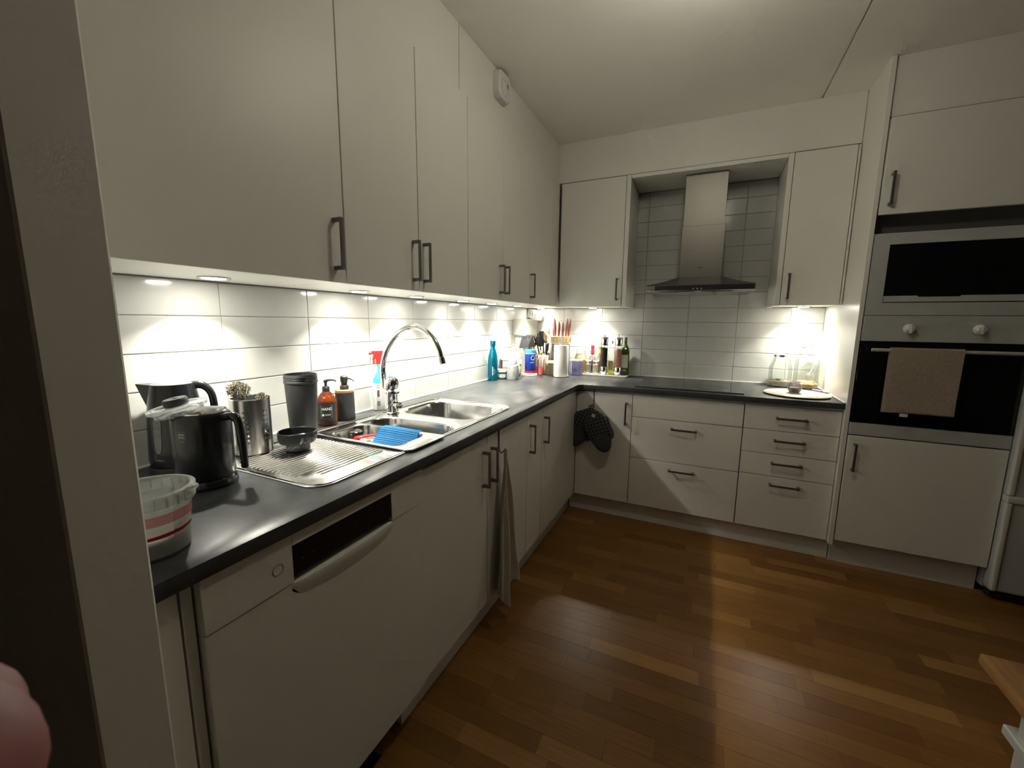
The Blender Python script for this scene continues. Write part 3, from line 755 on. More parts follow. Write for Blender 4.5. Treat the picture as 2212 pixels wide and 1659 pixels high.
for rr_ in (.058, .0675): tube([(rr_*cos(2*pi*i/48), rr_*sin(2*pi*i/48), .008) for i in range(48)], .0012, 6, b, True)
part('lid_bead', b, LIDM, li)
part('knob', lathe([(0, .010), (.027, .010), (.029, .013), (.029, .022), (.026, .026), (0, .0255)], 36), BLACKM, li, (0, 0, 0))
b = tube([(-.010, -.004, .026), (-.002, .006, .026)], .0007, 5); tube([(.003, -.006, .026), (.010, .005, .026)], .0007, 5, b); part('knob_mark', b, GREYP, li)

# steel holder with punched holes
def perforated(r_, h, nu, rows, cols_on, m, z0):
    b = BM(); du = 2*pi/nu
    zs = [0]+rows+[h]
    def P(u, z): return Vector((r_*cos(u), r_*sin(u), z))
    cell = rows[1]-rows[0]
    edges = [0, rows[0]-cell/2]+[rows[0]-cell/2+cell*(k+1) for k in range(len(rows))]+[h]
    vc = {}
    def V(u, z):
        k = (round(u % (2*pi), 5), round(z, 5))
        if k not in vc: vc[k] = b.verts.new(P(u, z))
        return vc[k]
    for i in range(nu):
        u0, u1 = i*du, (i+1)*du
        if i == nu-1: u1 = 0+2*pi
        for k in range(len(edges)-1):
            z0_, z1_ = edges[k], edges[k+1]
            if 1 <= k <= len(rows) and (i in cols_on):
                uc, zc = (u0+u1)/2, (z0_+z1_)/2; rad = cell*.27
                c_ = [V(u0, z0_), V(u1, z0_), V(u1, z1_), V(u0, z1_)]
                o_ = [b.verts.new(P(uc+rad/r_*cos(a), zc+rad*sin(a))) for a in [-3*pi/4+pi/4*j for j in range(8)]]
                for s in range(4):
                    o1, o2, o3 = o_[2*s], o_[(2*s+1) % 8], o_[(2*s+2) % 8]
                    b.faces.new((c_[s], c_[(s+1) % 4], o3, o2, o1))
            else: b.faces.new((V(u0, z0_), V(u1, z0_), V(u1, z1_), V(u0, z1_)))
    bmesh.ops.recalc_face_normals(b, faces=b.faces[:])
    bmesh.ops.solidify(b, geom=b.faces[:], thickness=.0008)
    return b
hd2 = T('utensil_drainer', 'tall stainless steel cylinder with punched holes, holding a wire scrubber on the drainboard', 'holder', (.135, -2.438, CT+.0068), R(0)); hd2.scale = (.88, .88, 1)
nu = 36
cols_on = [i for i in range(nu) if i % 6 in (0, 1)]
part('perforated_wall', perforated(.0575, .160, nu, [.030+.0135*k for k in range(8)], cols_on, STEEL, 0), STEEL, hd2)
part('bottom', lathe([(0, .002), (.052, .002), (.0570, .006)], 36), STEEL, hd2)
part('rolled_rim', tube([(.058*cos(2*pi*i/40), .058*sin(2*pi*i/40), .160) for i in range(40)], .0018, 6, closed=True), STEELS, hd2)
def scrub(rx, ry, rz, n, seed):
    rnd = random.Random(seed); pts = []
    for i in range(n):
        a = i*.75+rnd.uniform(-.3, .3); c_ = cos(pi*((i*0.618) % 1)); s_ = math.sqrt(max(0, 1-c_*c_)); k = rnd.uniform(.72, 1.05)
        pts.append((rx*k*s_*cos(a), ry*k*s_*sin(a), rz*k*c_))
    return tube(pts, .0010, 3, cap=False)
WIRE = mat('wire_steel', (.62, .58, .50), .22, metal=1)
s = part('wire_scrubber', scrub(.034, .030, .021, 620, 3), WIRE, None, (.112, -2.455, CT+.190), rot_=(R(20), R(28), 0))
tag(s, 'ball of curled steel wire sitting on top of the punched steel holder', 'scrubber')
s = part('wire_scrubber', scrub(.016, .016, .012, 260, 9), WIRE, None, (.155, -2.416, CT+.168)); tag(s, 'small tuft of steel wire at the right rim of the punched holder', 'scrubber')
t = T('dish_brush', 'brush handle standing inside the punched steel holder', 'brush', (.138, -2.433, CT+.010))
part('handle', tube([(0, 0, 0), (-.012, -.014, .12), (-.020, -.020, .165)], .005, 8), BLACKM, t)

t = T('tumbler', 'tall tapered black tumbler cup without lid on the drainboard', 'tumbler', (.147, -2.277, CT+.0068)); t.scale = (.93, .93, 1)
part('cup', lathe([(0, 0), (.0405, 0), (.0430, .003), (.0520, .184), (.0545, .186), (.0545, .190), (.0530, .192), (.0530, .210), (.0520, .2125), (.0500, .2125), (.0490, .190), (.0400, .006), (0, .005)], 48), BLACKM, t)
b = BM()
for z in (.197, .204): tube([(.0533*cos(2*pi*i/40), .0533*sin(2*pi*i/40), z) for i in range(40)], .0011, 6, b, True)
part('screw_thread', b, BLACK, t)
t = T('tumbler_lid', 'black screw lid turned upside down on the drainboard in front of the tumbler', 'lid', (.240, -2.372, CT+.0068)); t.scale = (.92, .92, 1)
part('lid_cup', lathe([(0, .022), (.040, .022), (.054, .026), (.058, .034), (.058, .056), (.056, .058), (.053, .056), (.052, .036), (.045, .030), (0, .029)], 44), BLACK, t)
part('lid_neck', lathe([(0, .0), (.034, .0), (.036, .003), (.035, .022), (0, .022)], 36), BLACKM, t)
b = BM()
part('drink_slot', tube(smooth_pts([(.035*cos(a), .035*sin(a), .012+.005*sin(a*6)) for a in [R(-75)+R(8)*k for k in range(6)]], 3), .0009, 5), GREYP, t)

def pump(par, m, h, sp=.045, ang=0, kind=0, z=0):
    if kind == 0:
        part('pump_collar', lathe([(0, 0), (.0135, 0), (.014, .002), (.0135, .016), (.011, .019), (0, .019)], 24), m, par, (0, 0, z))
        part('pump_stem', lathe([(0, .018), (.005, .018), (.005, .034), (.0075, .034), (.0075, .042), (0, .044)], 16), m, par, (0, 0, z))
        b = tube([(0, 0, .040), (.02, 0, .043), (.036, 0, .041), (sp, 0, .036)], [.005, .0035, .003, .0025], 8); rot(b, ang, 'Z'); part('nozzle', b, m, par, (0, 0, z))
    else:
        part('pump_collar', lathe([(0, 0), (.0175, 0), (.0175, .014), (.014, .016), (0, .016)], 24), m, par, (0, 0, z))
        part('pump_stem', lathe([(0, .016), (.012, .016), (.012, .028), (.0145, .030), (.0150, .050), (.011, .054), (0, .055)], 24), m, par, (0, 0, z))
        b = tube([(.010, 0, .045), (.03, 0, .044), (.045, 0, .040), (.052, 0, .035)], [.0042, .0032, .0028, .0025], 8); rot(b, ang, 'Z'); part('nozzle', b, m, par, (0, 0, z))
AMB = glass('amber_glass', (.62, .20, .05), .06, 1.3, .16, (.75, .22, .06))
t = T('soap_bottle', 'round amber soap bottle with black pump and dark label, behind the tumbler', 'bottle', (.050, -2.098, CT)); t.scale = (.93, .93, 1)
part('bottle_body', lathe([(0, 0), (.034, 0), (.038, .005), (.038, .090), (.036, .098), (.024, .118), (.014, .127), (.013, .130), (0, .130)], 40), AMB, t)
part('liquid', lathe([(0, .002), (.035, .003), (.0365, .006), (.0365, .082), (0, .082)], 32), mat('dark_soap', (.02, .012, .01), .3), t)
la = R(-58)
part('label', band(.0382, .018, .090, la-1.0, la+1.3, 24), mat('label_black', (.012, .013, .014), .5), t)
b = tube([(x, y, 0) for x, y in rrect(-.016, .026, -.024, .024, .001, 1)], .0005, 4, closed=True); wrap(b, .0390, la+.1, .056)
part('label_frame', b, mat('label_grey', (.45, .46, .46), .5), t)
b = text_bm('HAND', .014, .0003, 'LEFT', .0003); mv(b, -.013, .010, 0); bb = text_bm('SOAP', .0085, .0003, 'LEFT', .0002); mv(bb, -.0, -.012, 0); add(b, bb)
box(-.013, .020, -.002, .0005, 0, .0003, bm=b); wrap(b, .0390, la+.1, .056); part('label_lettering', b, PLW, t)
b = lathe([(0, 0), (.0045, 0), (.0045, .0004), (0, .0004)], 20); mv(b, -.008, -.012, 0); wrap(b, .0390, la+.1, .056); part('label_emblem', b, PLW, t)
pump(t, BLACKM, .18, .040, R(35), 0, .128)
t = T('soap_dispenser', 'matte black soap dispenser with bamboo collar by the splashback', 'dispenser', (.047, -2.008, CT)); t.scale = (.94, .94, 1)
part('dispenser_body', lathe([(0, 0), (.037, 0), (.0385, .003), (.0375, .112), (0, .112)], 40), mat('dispenser_black', (.022, .023, .026), .65, noise=.15, nscale=80, bump=.2, bscale=300), t)
part('bamboo_ring', lathe([(0, .112), (.0375, .112), (.0382, .114), (.0382, .121), (.036, .123), (0, .122)], 40), BAMBOO, t)
pump(t, BLACKM, .16, .05, R(5), 1, .1225)

# spray bottle
sb = T('spray_bottle', 'turquoise and white cleaner bottle with red trigger, behind the tap', 'bottle', (.042, -1.805, CT), R(43))
def erings(spec, n=28): return [[(cx+a*cos(2*pi*i/n), bb*sin(2*pi*i/n), z) for i in range(n)] for cx, a, bb, z in spec]
b = loft(erings([(0, .028, .018, 0), (0, .032, .021, .004), (0, .032, .021, .100), (0, .030, .020, .122)]), True, True)
part('white_sleeve', b, mat('sleeve_grey_white', (.46, .47, .46), .4), sb)
b = loft(erings([(0, .030, .020, .122), (.000, .028, .019, .140), (.006, .024, .017, .158), (.010, .019, .014, .172), (.004, .013, .012, .188), (.000, .0125, .0115, .204)]), True, True)
part('bottle_shoulder', b, mat('turquoise', (.06, .50, .55), .3), sb)
b = loft(erings([(0, .013, .012, .204), (0, .014, .0125, .210), (-.001, .013, .011, .228), (-.004, .022, .010, .246), (-.006, .028, .0095, .254), (-.004, .024, .008, .262)], 20), True, True)
part('trigger_head', b, RED, sb)
part('trigger', tube(smooth_pts([(-.016, 0, .246), (-.022, 0, .226), (-.021, 0, .206)], 4), [.006]*5+[.004]*4, 8), RED, sb)
part('nozzle', rot(cyl(.007, 0, .012, 14), -pi/2, 'Y'), RED, sb, (-.030, 0, .252))
b = BM()
box(-.013, -.003, -.0216, -.0206, .064, .092, bm=b)
part('print_block', b, mat('print_dark', (.06, .05, .05), .5), sb)
b = BM()
for k in range(7): box(-.014+.002*k, -.0131+.002*k, -.0216, -.0206, .022, .044, bm=b)
part('barcode', b, MATS['print_dark'], sb)
b = tube([(-.008+.006*cos(2*pi*i/16), -.0208, .108+.006*sin(2*pi*i/16)) for i in range(16)], .0006, 4, closed=True); part('emblem_ring', b, MATS['print_dark'], sb)
# ------------------------------------------------------------------ corner items
def P(name, label, cat, x, y, rz=0, z=CT, group=None): return T(name, label, cat, (x, y, z), rz, group)
BLUEM = mat('blue_metal', (.010, .22, .34), .22, metal=.75, noise=.08)
t = P('water_bottle', 'metallic blue swing bottle with white mark, standing at the left splashback', 'bottle', .042, -.735)
part('bottle_body', lathe([(0, 0), (.032, 0), (.0345, .004), (.0345, .135), (.031, .165), (.021, .200), (.0155, .218), (.0150, .232), (0, .232)], 40), BLUEM, t)
part('cap', lathe([(.0150, .2325), (.0185, .233), (.0185, .262), (.0165, .266), (0, .266)], 32), mat('blue_cap', (.008, .14, .22), .25, metal=.7), t)
part('side_mark', band(.0346, .038, .095, R(-68), R(-60), 4, .0004), PLW, t)
b = tube([(0, .018, 0), (.012, 0, 0), (0, -.018, 0), (0, .018, 0)], .0005, 4, cap=False); wrap(b, .0350, R(-47), .062); part('triangle_mark', b, PLW, t)

t = P('storage_jar', 'low clear tub with white lid right beside the blue bottle', 'jar', .062, -.640)
part('jar_body', lathe([(0, 0), (.031, 0), (.033, .003), (.034, .050), (.032, .050), (.031, .004), (0, .003)], 32), GLASSB, t)
part('contents', cyl(.030, .004, .040, 24), mat('grey_powder', (.45, .50, .50), .8), t)
part('lid', lathe([(.0, .066), (.034, .066), (.0355, .063), (.0355, .050), (0, .050)], 32), PLW, t)
part('label', band(.0343, .012, .036, R(-110), R(-10), 14, .0004), mat('label_pale', (.55, .62, .62), .5), t)
b = text_bm('12', .016, .0003, bold=.0004); wrap(b, .0349, R(-62), .024); part('label_lettering', b, GREYP, t)
t = P('storage_jar', 'clear jar with orange-edged label and white screw lid behind the low tub', 'jar', .040, -.535)
part('jar_body', lathe([(0, 0), (.033, 0), (.034, .003), (.034, .120), (.032, .120), (.031, .004), (0, .003)], 32), GLASSB, t)
part('lid', lathe([(0, .150), (.034, .150), (.036, .147), (.036, .124), (0, .124)], 32), PLW, t)
part('label', band(.0345, .075, .115, R(-100), R(0), 14, .0004), mat('label_bluewhite', (.62, .66, .74), .5), t)
part('orange_band', band(.0345, .066, .072, R(-110), R(10), 14, .0004), mat('orange_print', (.75, .32, .12), .5), t)
b = box(-.004, .006, -.010, .008, 0, .0006); wrap(b, .0352, R(-30), .092); part('label_picture', b, mat('brown_print', (.28, .18, .10), .5), t)

t = P('sanitizer_bottle', 'white pump bottle with broad shoulders in the left corner', 'bottle', .058, -.445, R(-50))
b = loft(erings([(0, .036, .026, 0), (0, .039, .029, .004), (0, .039, .029, .140), (0, .030, .022, .162), (0, .014, .013, .182), (0, .012, .012, .188)]), True, True)
part('bottle_body', b, PLG, t)
part('pump_collar', lathe([(0, .188), (.0145, .188), (.0145, .206), (.009, .212), (0, .212)], 24), PLG, t)
part('pump_stem', cyl(.004, .212, .226, 12), PLG, t)
part('nozzle', tube([(.010, 0, .228), (-.004, 0, .229), (-.024, 0, .227)], [.006, .005, .003], 8), PLG, t)

t = P('supplement_tub', 'white supplement tub with screw lid and red-cornered label', 'tub', .140, -.628)
part('tub_body', lathe([(0, 0), (.039, 0), (.041, .004), (.041, .096), (.037, .104), (.031, .107), (0, .107)], 40), mat('tub_grey', (.42, .43, .42), .4), t)
part('lid', lathe([(.0, .140), (.029, .140), (.031, .137), (.031, .109), (0, .109)], 32), PLW, t)
part('shoulder_band', band(.0412, .088, .097, 0, 2*pi-.01, 36, .0004), PLW, t)
b = box(-.012, .012, 0, .022, 0, .0005); wrap(b, .0414, R(-115), .072)
part('red_corner', b, mat('label_red', (.50, .05, .06), .5), t)
b = text_bm('KLIPT', .011, .0003, bold=.0003); rot(b, pi/2, 'Z')
wrap(b, .0414, R(-52), .045); part('label_lettering', b, mat('print_dim', (.22, .22, .22), .6), t)
t = P('supplement_bottle', 'small white bottle with white cap and green leaf print behind the tub', 'bottle', .112, -.480)
part('bottle_body', lathe([(0, 0), (.026, 0), (.028, .003), (.028, .115), (.020, .128), (.015, .132), (0, .132)], 32), PLW, t)
part('cap', lathe([(0, .166), (.017, .166), (.0185, .163), (.0185, .134), (0, .134)], 28), PLW, t)
b = lathe([(0, 0), (.010, 0), (.010, .0005), (0, .0005)], 16); wrap(b, .0282, R(-25), .085); part('leaf_print', b, mat('leaf_green', (.22, .36, .10), .5), t)
t = P('key_ring', 'small dark looped key ring lying between white tub and soda maker', 'key ring', .172, -.575)
b = tube([(.010*cos(2*pi*i/16), .010*sin(2*pi*i/16), .002) for i in range(16)], .0014, 6, closed=True); part('ring', b, HANDLE, t)
part('fob', tube(smooth_pts([(-.010, .004, .003), (-.018, .012, .010), (-.010, .020, .024), (-.012, .022, .035)], 4), .003, 6), BLACKM, t)

# soda maker
CREAM = mat('cream_plastic', (.46, .44, .38), .35)
sm = P('soda_maker', 'cream soda maker with overhanging head and round foot in the corner', 'soda maker', .075, -.318, R(-32))
part('back_column', box(-.045, .010, -.045, .045, .0, .300, .010, 3), CREAM, sm)
part('head', box(-.060, .115, -.056, .056, .288, .412, .014, 4), CREAM, sm)
b = loft([[(.010, -.038, .200), (.012, -.038, .200), (.012, .038, .200), (.010, .038, .200)], [(.010, -.046, .289), (.060, -.046, .289), (.060, .046, .289), (.010, .046, .289)]], True, True)
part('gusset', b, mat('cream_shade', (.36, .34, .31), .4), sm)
part('foot', box(-.045, .040, -.042, .042, 0, .014, .004, 2), CREAM, sm)
part('drip_plate', lathe([(0, 0), (.056, 0), (.058, .004), (.054, .014), (.040, .020), (0, .020)], 40), PLW, sm, (.100, 0, 0))
part('gas_nozzle', cyl(.010, .262, .290, 16), CREAM, sm, (.078, 0, 0))
t = P('drinks_beaker', 'blue plastic beaker with red, white and blue globe logo on a red ring', 'beaker', .162, -.370, 0, CT+.0205)
PEP = mat('cola_blue', (.012, .05, .36), .3); PEPL = mat('light_blue', (.05, .30, .62), .3)
part('red_ring', lathe([(0, 0), (.043, 0), (.044, .003), (.043, .014), (0, .014)], 36), RED, t)
part('beaker_body', lathe([(0, .0145), (.036, .0145), (.040, .024), (.0405, .138), (0, .138)], 36), PEP, t)
part('beaker_top', lathe([(0, .172), (.036, .172), (.0405, .168), (.0410, .1385), (0, .1385)], 36), PEPL, t)
b = band(.0408, .140, .146, R(-120), R(20), 16, .0004); part('white_stripe', b, PLW, t)
def globe(par, r_, ang, z, k):
    for nm, m, y0, y1 in (('logo_red', RED, .25, 1), ('logo_white', PLW, -.2, .25), ('logo_blue', PEPL, -1, -.2)):
        pts = []; 
        a0, a1 = math.asin(y0), math.asin(y1)
        right = [(k*cos(a0+(a1-a0)*i/8), k*sin(a0+(a1-a0)*i/8)) for i in range(9)]; left = [(-x, y) for x, y in right[::-1]]
        b = BM(); vv = [b.verts.new((x, y+.12*x, .0002)) for x, y in right+left]
        b.faces.new(vv); wrap(b, r_+.0002, ang, z); part(nm, b, m, par)
    b = tube([(k*1.08*cos(2*pi*i/24), k*1.08*sin(2*pi*i/24)+.12*k*cos(2*pi*i/24), 0) for i in range(24)], .0008, 4, closed=True); wrap(b, r_+.0004, ang, z); part('logo_ring', b, PLW, par)
globe(t, .0408, R(-38), .112, .015)
b = text_bm('pepsi', .016, .0003, bold=.0003); wrap(b, .0410, R(-42), .080); part('logo_lettering', b, mat('print_ltblue', (.35, .45, .85), .5), t)
t = P('syrup_bottle', 'narrow bottle with yellow cap and red label between beaker and packets', 'bottle', .238, -.352)
part('bottle_body', lathe([(0, 0), (.013, 0), (.014, .002), (.014, .105), (.006, .130), (.005, .165), (0, .165)], 24), glass('syrup_clear', (.92, .85, .80), .05, 1, .2, (.9, .8, .75)), t)
part('cap', lathe([(0, .185), (.008, .185), (.009, .183), (.009, .166), (0, .166)], 20), mat('yellow_cap', (.75, .42, .05), .4), t)
part('label', band(.0142, .010, .062, 0, 2*pi-.01, 24, .0004), mat('label_pinkred', (.60, .10, .10), .5), t)

# corner socket under the wall cabinets
t = T('corner_socket', 'white angled corner socket strip mounted under the wall cabinets', 'socket', (.075, -.060, UBD-.001), R(-20))
b = box(-.060, .060, -.028, .028, -.070, 0, .004, 2); rot(b, R(14), 'Y')
part('housing', b, PLW, t, (0, 0, -.016))
b = BM()
for k in range(3):
    bb = box(-.004, .004, -.0302, -.0285, -.045, -.020, .0003); mv(bb, -.030+.030*k, 0, 0); rot(bb, R(14), 'Y'); add(b, bb)
mv(b, 0, 0, -.016)
part('socket_slots', b, GREYP, t, kind='stuff')
t = P('canister', 'tall slim beige canister with dark red cap behind the soda maker', 'canister', .064, -.050)
part('canister_body', cyl(.020, 0, .380, 28), mat('beige_tube', (.52, .40, .32), .5), t)
part('cap', lathe([(0, .402), (.018, .402), (.0205, .399), (.0205, .381), (0, .381)], 28), mat('dark_red', (.30, .03, .03), .4), t)

# utensils in a holder
t = P('utensil_holder', 'grey metal pot crammed with black cooking utensils in the corner', 'holder', .168, -.100)
part('pot', lathe([(0, 0), (.044, 0), (.046, .003), (.046, .150), (.044, .150), (.043, .004), (0, .003)], 36), STEEL, t)
def utensil(name, label, base, tip, kind, m, wd=.03, tw=0, sock=.006):
    B0 = Vector(base); B1 = Vector(tip); L = (B1-B0).length
    u_ = T(name, label, 'utensil', B0, 0, 'cooking utensils in the corner pot')
    zax = (B1-B0).normalized(); u_.rotation_mode = 'QUATERNION'; u_.rotation_quaternion = zax.to_track_quat('Z', 'Y') @ Matrix.Rotation(tw, 4, 'Z').to_quaternion()
    part('handle', tube([(0, 0, 0), (0, 0, L*.5), (0, 0, L*.72)], [.006, .0055, .004], 8), m, u_)
    if kind == 'spatula':
        b = box(-wd/2, wd/2, -.0015, .0015, L*.70, L, .001); part('blade', b, m, u_)
    elif kind == 'slotted':
        b = BM()
        for k in range(4): box(-wd/2+wd*(k)/4+.001, -wd/2+wd*(k+.72)/4, -.0015, .0015, L*.74, L*.96, 0, bm=b)
        box(-wd/2, wd/2, -.0015, .0015, L*.69, L*.75, bm=b); box(-wd/2, wd/2, -.0015, .0015, L*.95, L, bm=b); part('blade', b, m, u_)
    elif kind == 'spoon':
        b = lathe([(0, -.010), (.6, -.008), (1, 0), (.95, .001), (.55, -.005), (0, -.007)], 20)
        for v in b.verts: v.co = Vector((v.co.x*wd/2, v.co.z, L*.85+v.co.y*L*.15))
        part('bowl', b, m, u_)
    elif kind == 'whisk':
        b = BM()
        for k in range(5):
            a = pi*k/5; tube([(wd/2*sin(pi*s/12)*cos(a)*1.0, wd/2*sin(pi*s/12)*sin(a), L*.70+L*.30*(1-cos(pi*s/12))/2) for s in range(13)], .0008, 4, b)
            tube([(-wd/2*sin(pi*s/12)*cos(a)*1.0, -wd/2*sin(pi*s/12)*sin(a), L*.70+L*.30*(1-cos(pi*s/12))/2) for s in range(13)], .0008, 4, b)
        part('wires', b, m, u_)
    return u_
z0 = CT+.012
NYL = mat('nylon_black', (.006, .006, .007), .5); 
base = Vector((.168, -.100, z0))
U = [('turner', 'wide black turner leaning far left out of the corner pot', (-.012, -.004, 0), (-.098, -.060, .265), 'spatula', NYL, .080, .3),
     ('turner', 'black slotted turner with pale slots leaning left, second in the corner pot', (-.006, .006, 0), (-.055, -.070, .290), 'slotted', NYL, .078, .2),
     ('ladle', 'black serving spoon leaning forward in the middle of the corner pot', (0, -.012, 0), (-.012, -.085, .270), 'spoon', NYL, .085, 0),
     ('spatula', 'black flat spatula standing in the middle of the corner pot', (.005, 0, 0), (.006, -.052, .312), 'spatula', NYL, .062, .5),
     ('turner', 'shiny steel turner standing upright at the right of the corner pot', (.010, -.006, 0), (.042, -.060, .330), 'spatula', STEELS, .060, .6),
     ('whisk', 'steel wire whisk behind the steel turner', (.012, .010, 0), (.028, .020, .318), 'whisk', STEELS, .045, 0),
     ('spatula', 'short black scraper leaning right in the corner pot', (.014, -.010, 0), (.050, -.055, .215), 'spatula', NYL, .060, .9)]
for nm, lb, a, b_, k, m, wd, tw in U: utensil(nm, lb, base+Vector(a), base+Vector(b_), k, m, wd, tw)

t = P('paper_bag', 'upright brown paper bag between the utensils and the knife block', 'bag', .224, -.034, R(8)); t.scale = (.8, .8, 1)
b = loft([[(-.030, -.022, 0), (.030, -.022, 0), (.030, .022, 0), (-.030, .022, 0)], [(-.030, -.022, .17), (.030, -.022, .17), (.030, .022, .17), (-.030, .022, .17)],
          [(-.030, -.010, .235), (.026, -.010, .235), (.026, .008, .235), (-.030, .008, .235)], [(-.026, -.003, .272), (.012, -.003, .262), (.012, .003, .262), (-.026, .003, .272)]], True, True)
part('paper', b, mat('kraft_paper', (.36, .25, .14), .85, noise=.3, nscale=40, bump=.6, bscale=60), t, smooth=False)

# packets in a clear rack and a jar of spice
t = P('packet_rack', 'clear plastic rack filled with seasoning packets behind the paper roll', 'rack', .205, -.262, R(20))
GP = GLASSB
part('rack_base', box(-.052, .052, -.030, .030, 0, .003, .0005), GP, t)
part('rack_front', box(-.052, .052, -.030, -.0285, .003, .060), GP, t); part('rack_side', box(-.052, -.0505, -.028, .030, .003, .075), GP, t); part('rack_side', box(.0505, .052, -.028, .030, .003, .075), GP, t)
cols = [('paper_white', (.78, .75, .66), -.040, .145, -6, 'white seasoning packet leaning left in the clear rack'), ('packet_pink', (.62, .22, .18), -.024, .118, 2, 'pink seasoning packet in the clear rack'),
        ('packet_cream', (.66, .60, .46), -.008, .142, 3, 'cream seasoning packet with small dark print, rear of the clear rack'), ('packet_tan', (.50, .36, .22), .010, .110, 0, 'tan seasoning packet in the clear rack'), ('packet_ivory', (.70, .66, .55), .028, .140, 4, 'ivory seasoning packet at the right of the clear rack')]
for i, (nm, cc, x, h, tl, lb) in enumerate(cols):
    pk = T('seasoning_packet', lb, 'packet', Vector((.205, -.262, CT+.004))+Matrix.Rotation(R(20), 3, 'Z') @ Vector((x, -.020+.011*i*.9, 0)), R(20), 'seasoning packets in the clear rack', 0, R(tl))
    b = loft([[(-.022, -.001, 0), (.022, -.001, 0), (.022, .001, 0), (-.022, .001, 0)], [(-.022, -.0035, h*.2), (.022, -.0035, h*.2), (.022, .0035, h*.2), (-.022, .0035, h*.2)],
              [(-.022, -.0035, h*.8), (.022, -.0035, h*.8), (.022, .0035, h*.8), (-.022, .0035, h*.8)], [(-.022, -.0008, h), (.022, -.0008, h), (.022, .0008, h), (-.022, .0008, h)]], True, True)
    part('packet_body', b, mat(nm, cc, .5, noise=.1, nscale=60), pk)
    b = box(-.012, -.006, -.0042, -.0036, h*.84, h*.88); box(.002, .010, -.0042, -.0036, h*.84, h*.88, bm=b); box(-.002, .014, -.0042, -.0036, h*.74, h*.76, bm=b)
    part('packet_print', b, mat('print_dim2', (.20, .18, .16), .6), pk, kind='stuff')
t = P('spice_jar', 'square glass jar of amber spice with cream lid, left of the paper roll', 'jar', .292, -.283, R(24))
part('jar_glass', plate(rrect(-.036, .036, -.028, .028, .006, 4), [rrect(-.0345, .0345, -.0265, .0265, .005, 4)], .001, .090), GLASSB, t)
part('spice', box(-.034, .034, -.026, .026, .002, .072, .003), mat('amber_spice', (.60, .36, .11), .7, noise=.25, nscale=80), t)
part('lid', box(-.037, .037, -.029, .029, .0905, .108, .004, 2), mat('cream_lid', (.75, .70, .56), .4), t)

# knife block
kb = P('knife_block', 'clear knife holder with slatted bamboo top against the back splashback', 'knife block', .302, -.085, R(6))
part('holder_body', plate(rrect(-.066, .066, -.036, .036, .008, 4), [rrect(-.064, .064, -.034, .034, .006, 4)], .002, .226), GLASSB, kb)
part('base', box(-.066, .066, -.036, .036, 0, .004, .001), GLASSB, kb)
b = BM(); part('white_collar', plate(rrect(-.069, .069, -.039, .039, .008, 4), [rrect(-.060, .060, -.030, .030, .006, 4)], .2265, .236, .001), PLW, kb)
for k in range(6):
    x0 = -.072+k*.0242; part('bamboo_slat', box(x0, x0+.0215, -.042, .042, .237, .282, .0015), mat('bamboo_pale', (.58, .40, .18), .5, noise=.15, nscale=10, stretch=(1, 1, 12)), kb)
part('slot_insert', box(-.070, .071, -.038, .038, .238, .278), mat('slot_brown', (.16, .09, .04), .7), kb)
KH = mat('knife_handle', (.26, .10, .085), .4, noise=.15, nscale=30)
def knife_me():
    b = loft([[(cx_+a*cos(2*pi*i/14), bb*sin(2*pi*i/14), z) for i in range(14)] for cx_, a, bb, z in ((0, .006, .005, 0), (0, .0085, .0065, .012), (.001, .0125, .008, .055), (.0015, .0125, .008, .075), (.001, .0075, .006, .118), (0, .002, .002, .136))], True, True)
    finish(b); me = bpy.data.meshes.new('knife_handle'); b.to_mesh(me); b.free(); me.materials.append(KH); return me
    
KM = knife_me()
bb = box(-.009, .009, -.0008, .0008, -.170, -.0005, .0003); finish(bb); KBm = bpy.data.meshes.new('blade'); bb.to_mesh(KBm); bb.free(); KBm.materials.append(STEELS)
kx = [(-.062, .012, .80, -3, 'leftmost knife in the block, half hidden, brown-pink handle'), (-.044, -.010, 1.02, -4, 'tall brown-pink knife, second from left in the block'), (-.022, .006, .84, 1, 'shorter knife handle, third from left in the block'),
      (.012, -.006, .82, 1, 'short dark knife handle, fourth from left in the block'), (.038, .000, 1.03, 4, 'tall dark knife handle, second from right in the block'), (.056, .014, 1.02, 5, 'rightmost dark knife handle in the block')]
for x, y_, s, tl, lb in kx:
    p_ = Matrix.Rotation(R(6), 3, 'Z') @ Vector((x, y_, 0))
    kn = T('kitchen_knife', lb, 'knife', (.302+p_.x, -.085+p_.y, CT+.2825), R(6), 'knives in the bamboo-topped block', 0, R(tl))
    o = part_me('handle', KM, kn); o.scale = (1.0, 1.0, s)
    part_me('blade', KBm, kn)

# paper roll
t = P('paper_roll_stand', 'chrome wire stand with round foot holding the white paper roll', 'stand', .388, -.333)
b = tube([(.062*cos(2*pi*i/36), .062*sin(2*pi*i/36), .004) for i in range(36)], .003, 8, closed=True); part('foot_ring', b, CHROME, t)
part('foot_plate', cyl(.060, 0, .003, 36), STEELS, t)
part('centre_rod', tube(smooth_pts([(-.008, 0, .004), (-.008, 0, .262), (-.006, 0, .280), (0, 0, .288), (.006, 0, .280), (.008, 0, .262), (.008, 0, .004)], 3), .0022, 8), CHROME, t)
part('side_rod', tube(smooth_pts([(.061, .0, .004), (.062, .0, .190), (.058, .0, .212)], 3), .0018, 8), CHROME, t)
t = P('paper_roll', 'white kitchen paper roll on the chrome wire stand', 'paper roll', .388, -.333, 0, CT+.006)
part('paper', lathe([(.021, 0), (.051, 0), (.0520, .003), (.0520, .220), (.0508, .222), (.021, .222), (.021, 0)], 48), mat('paper_white2', (.72, .70, .66), .95, noise=.03, bump=.3, bscale=120), t)
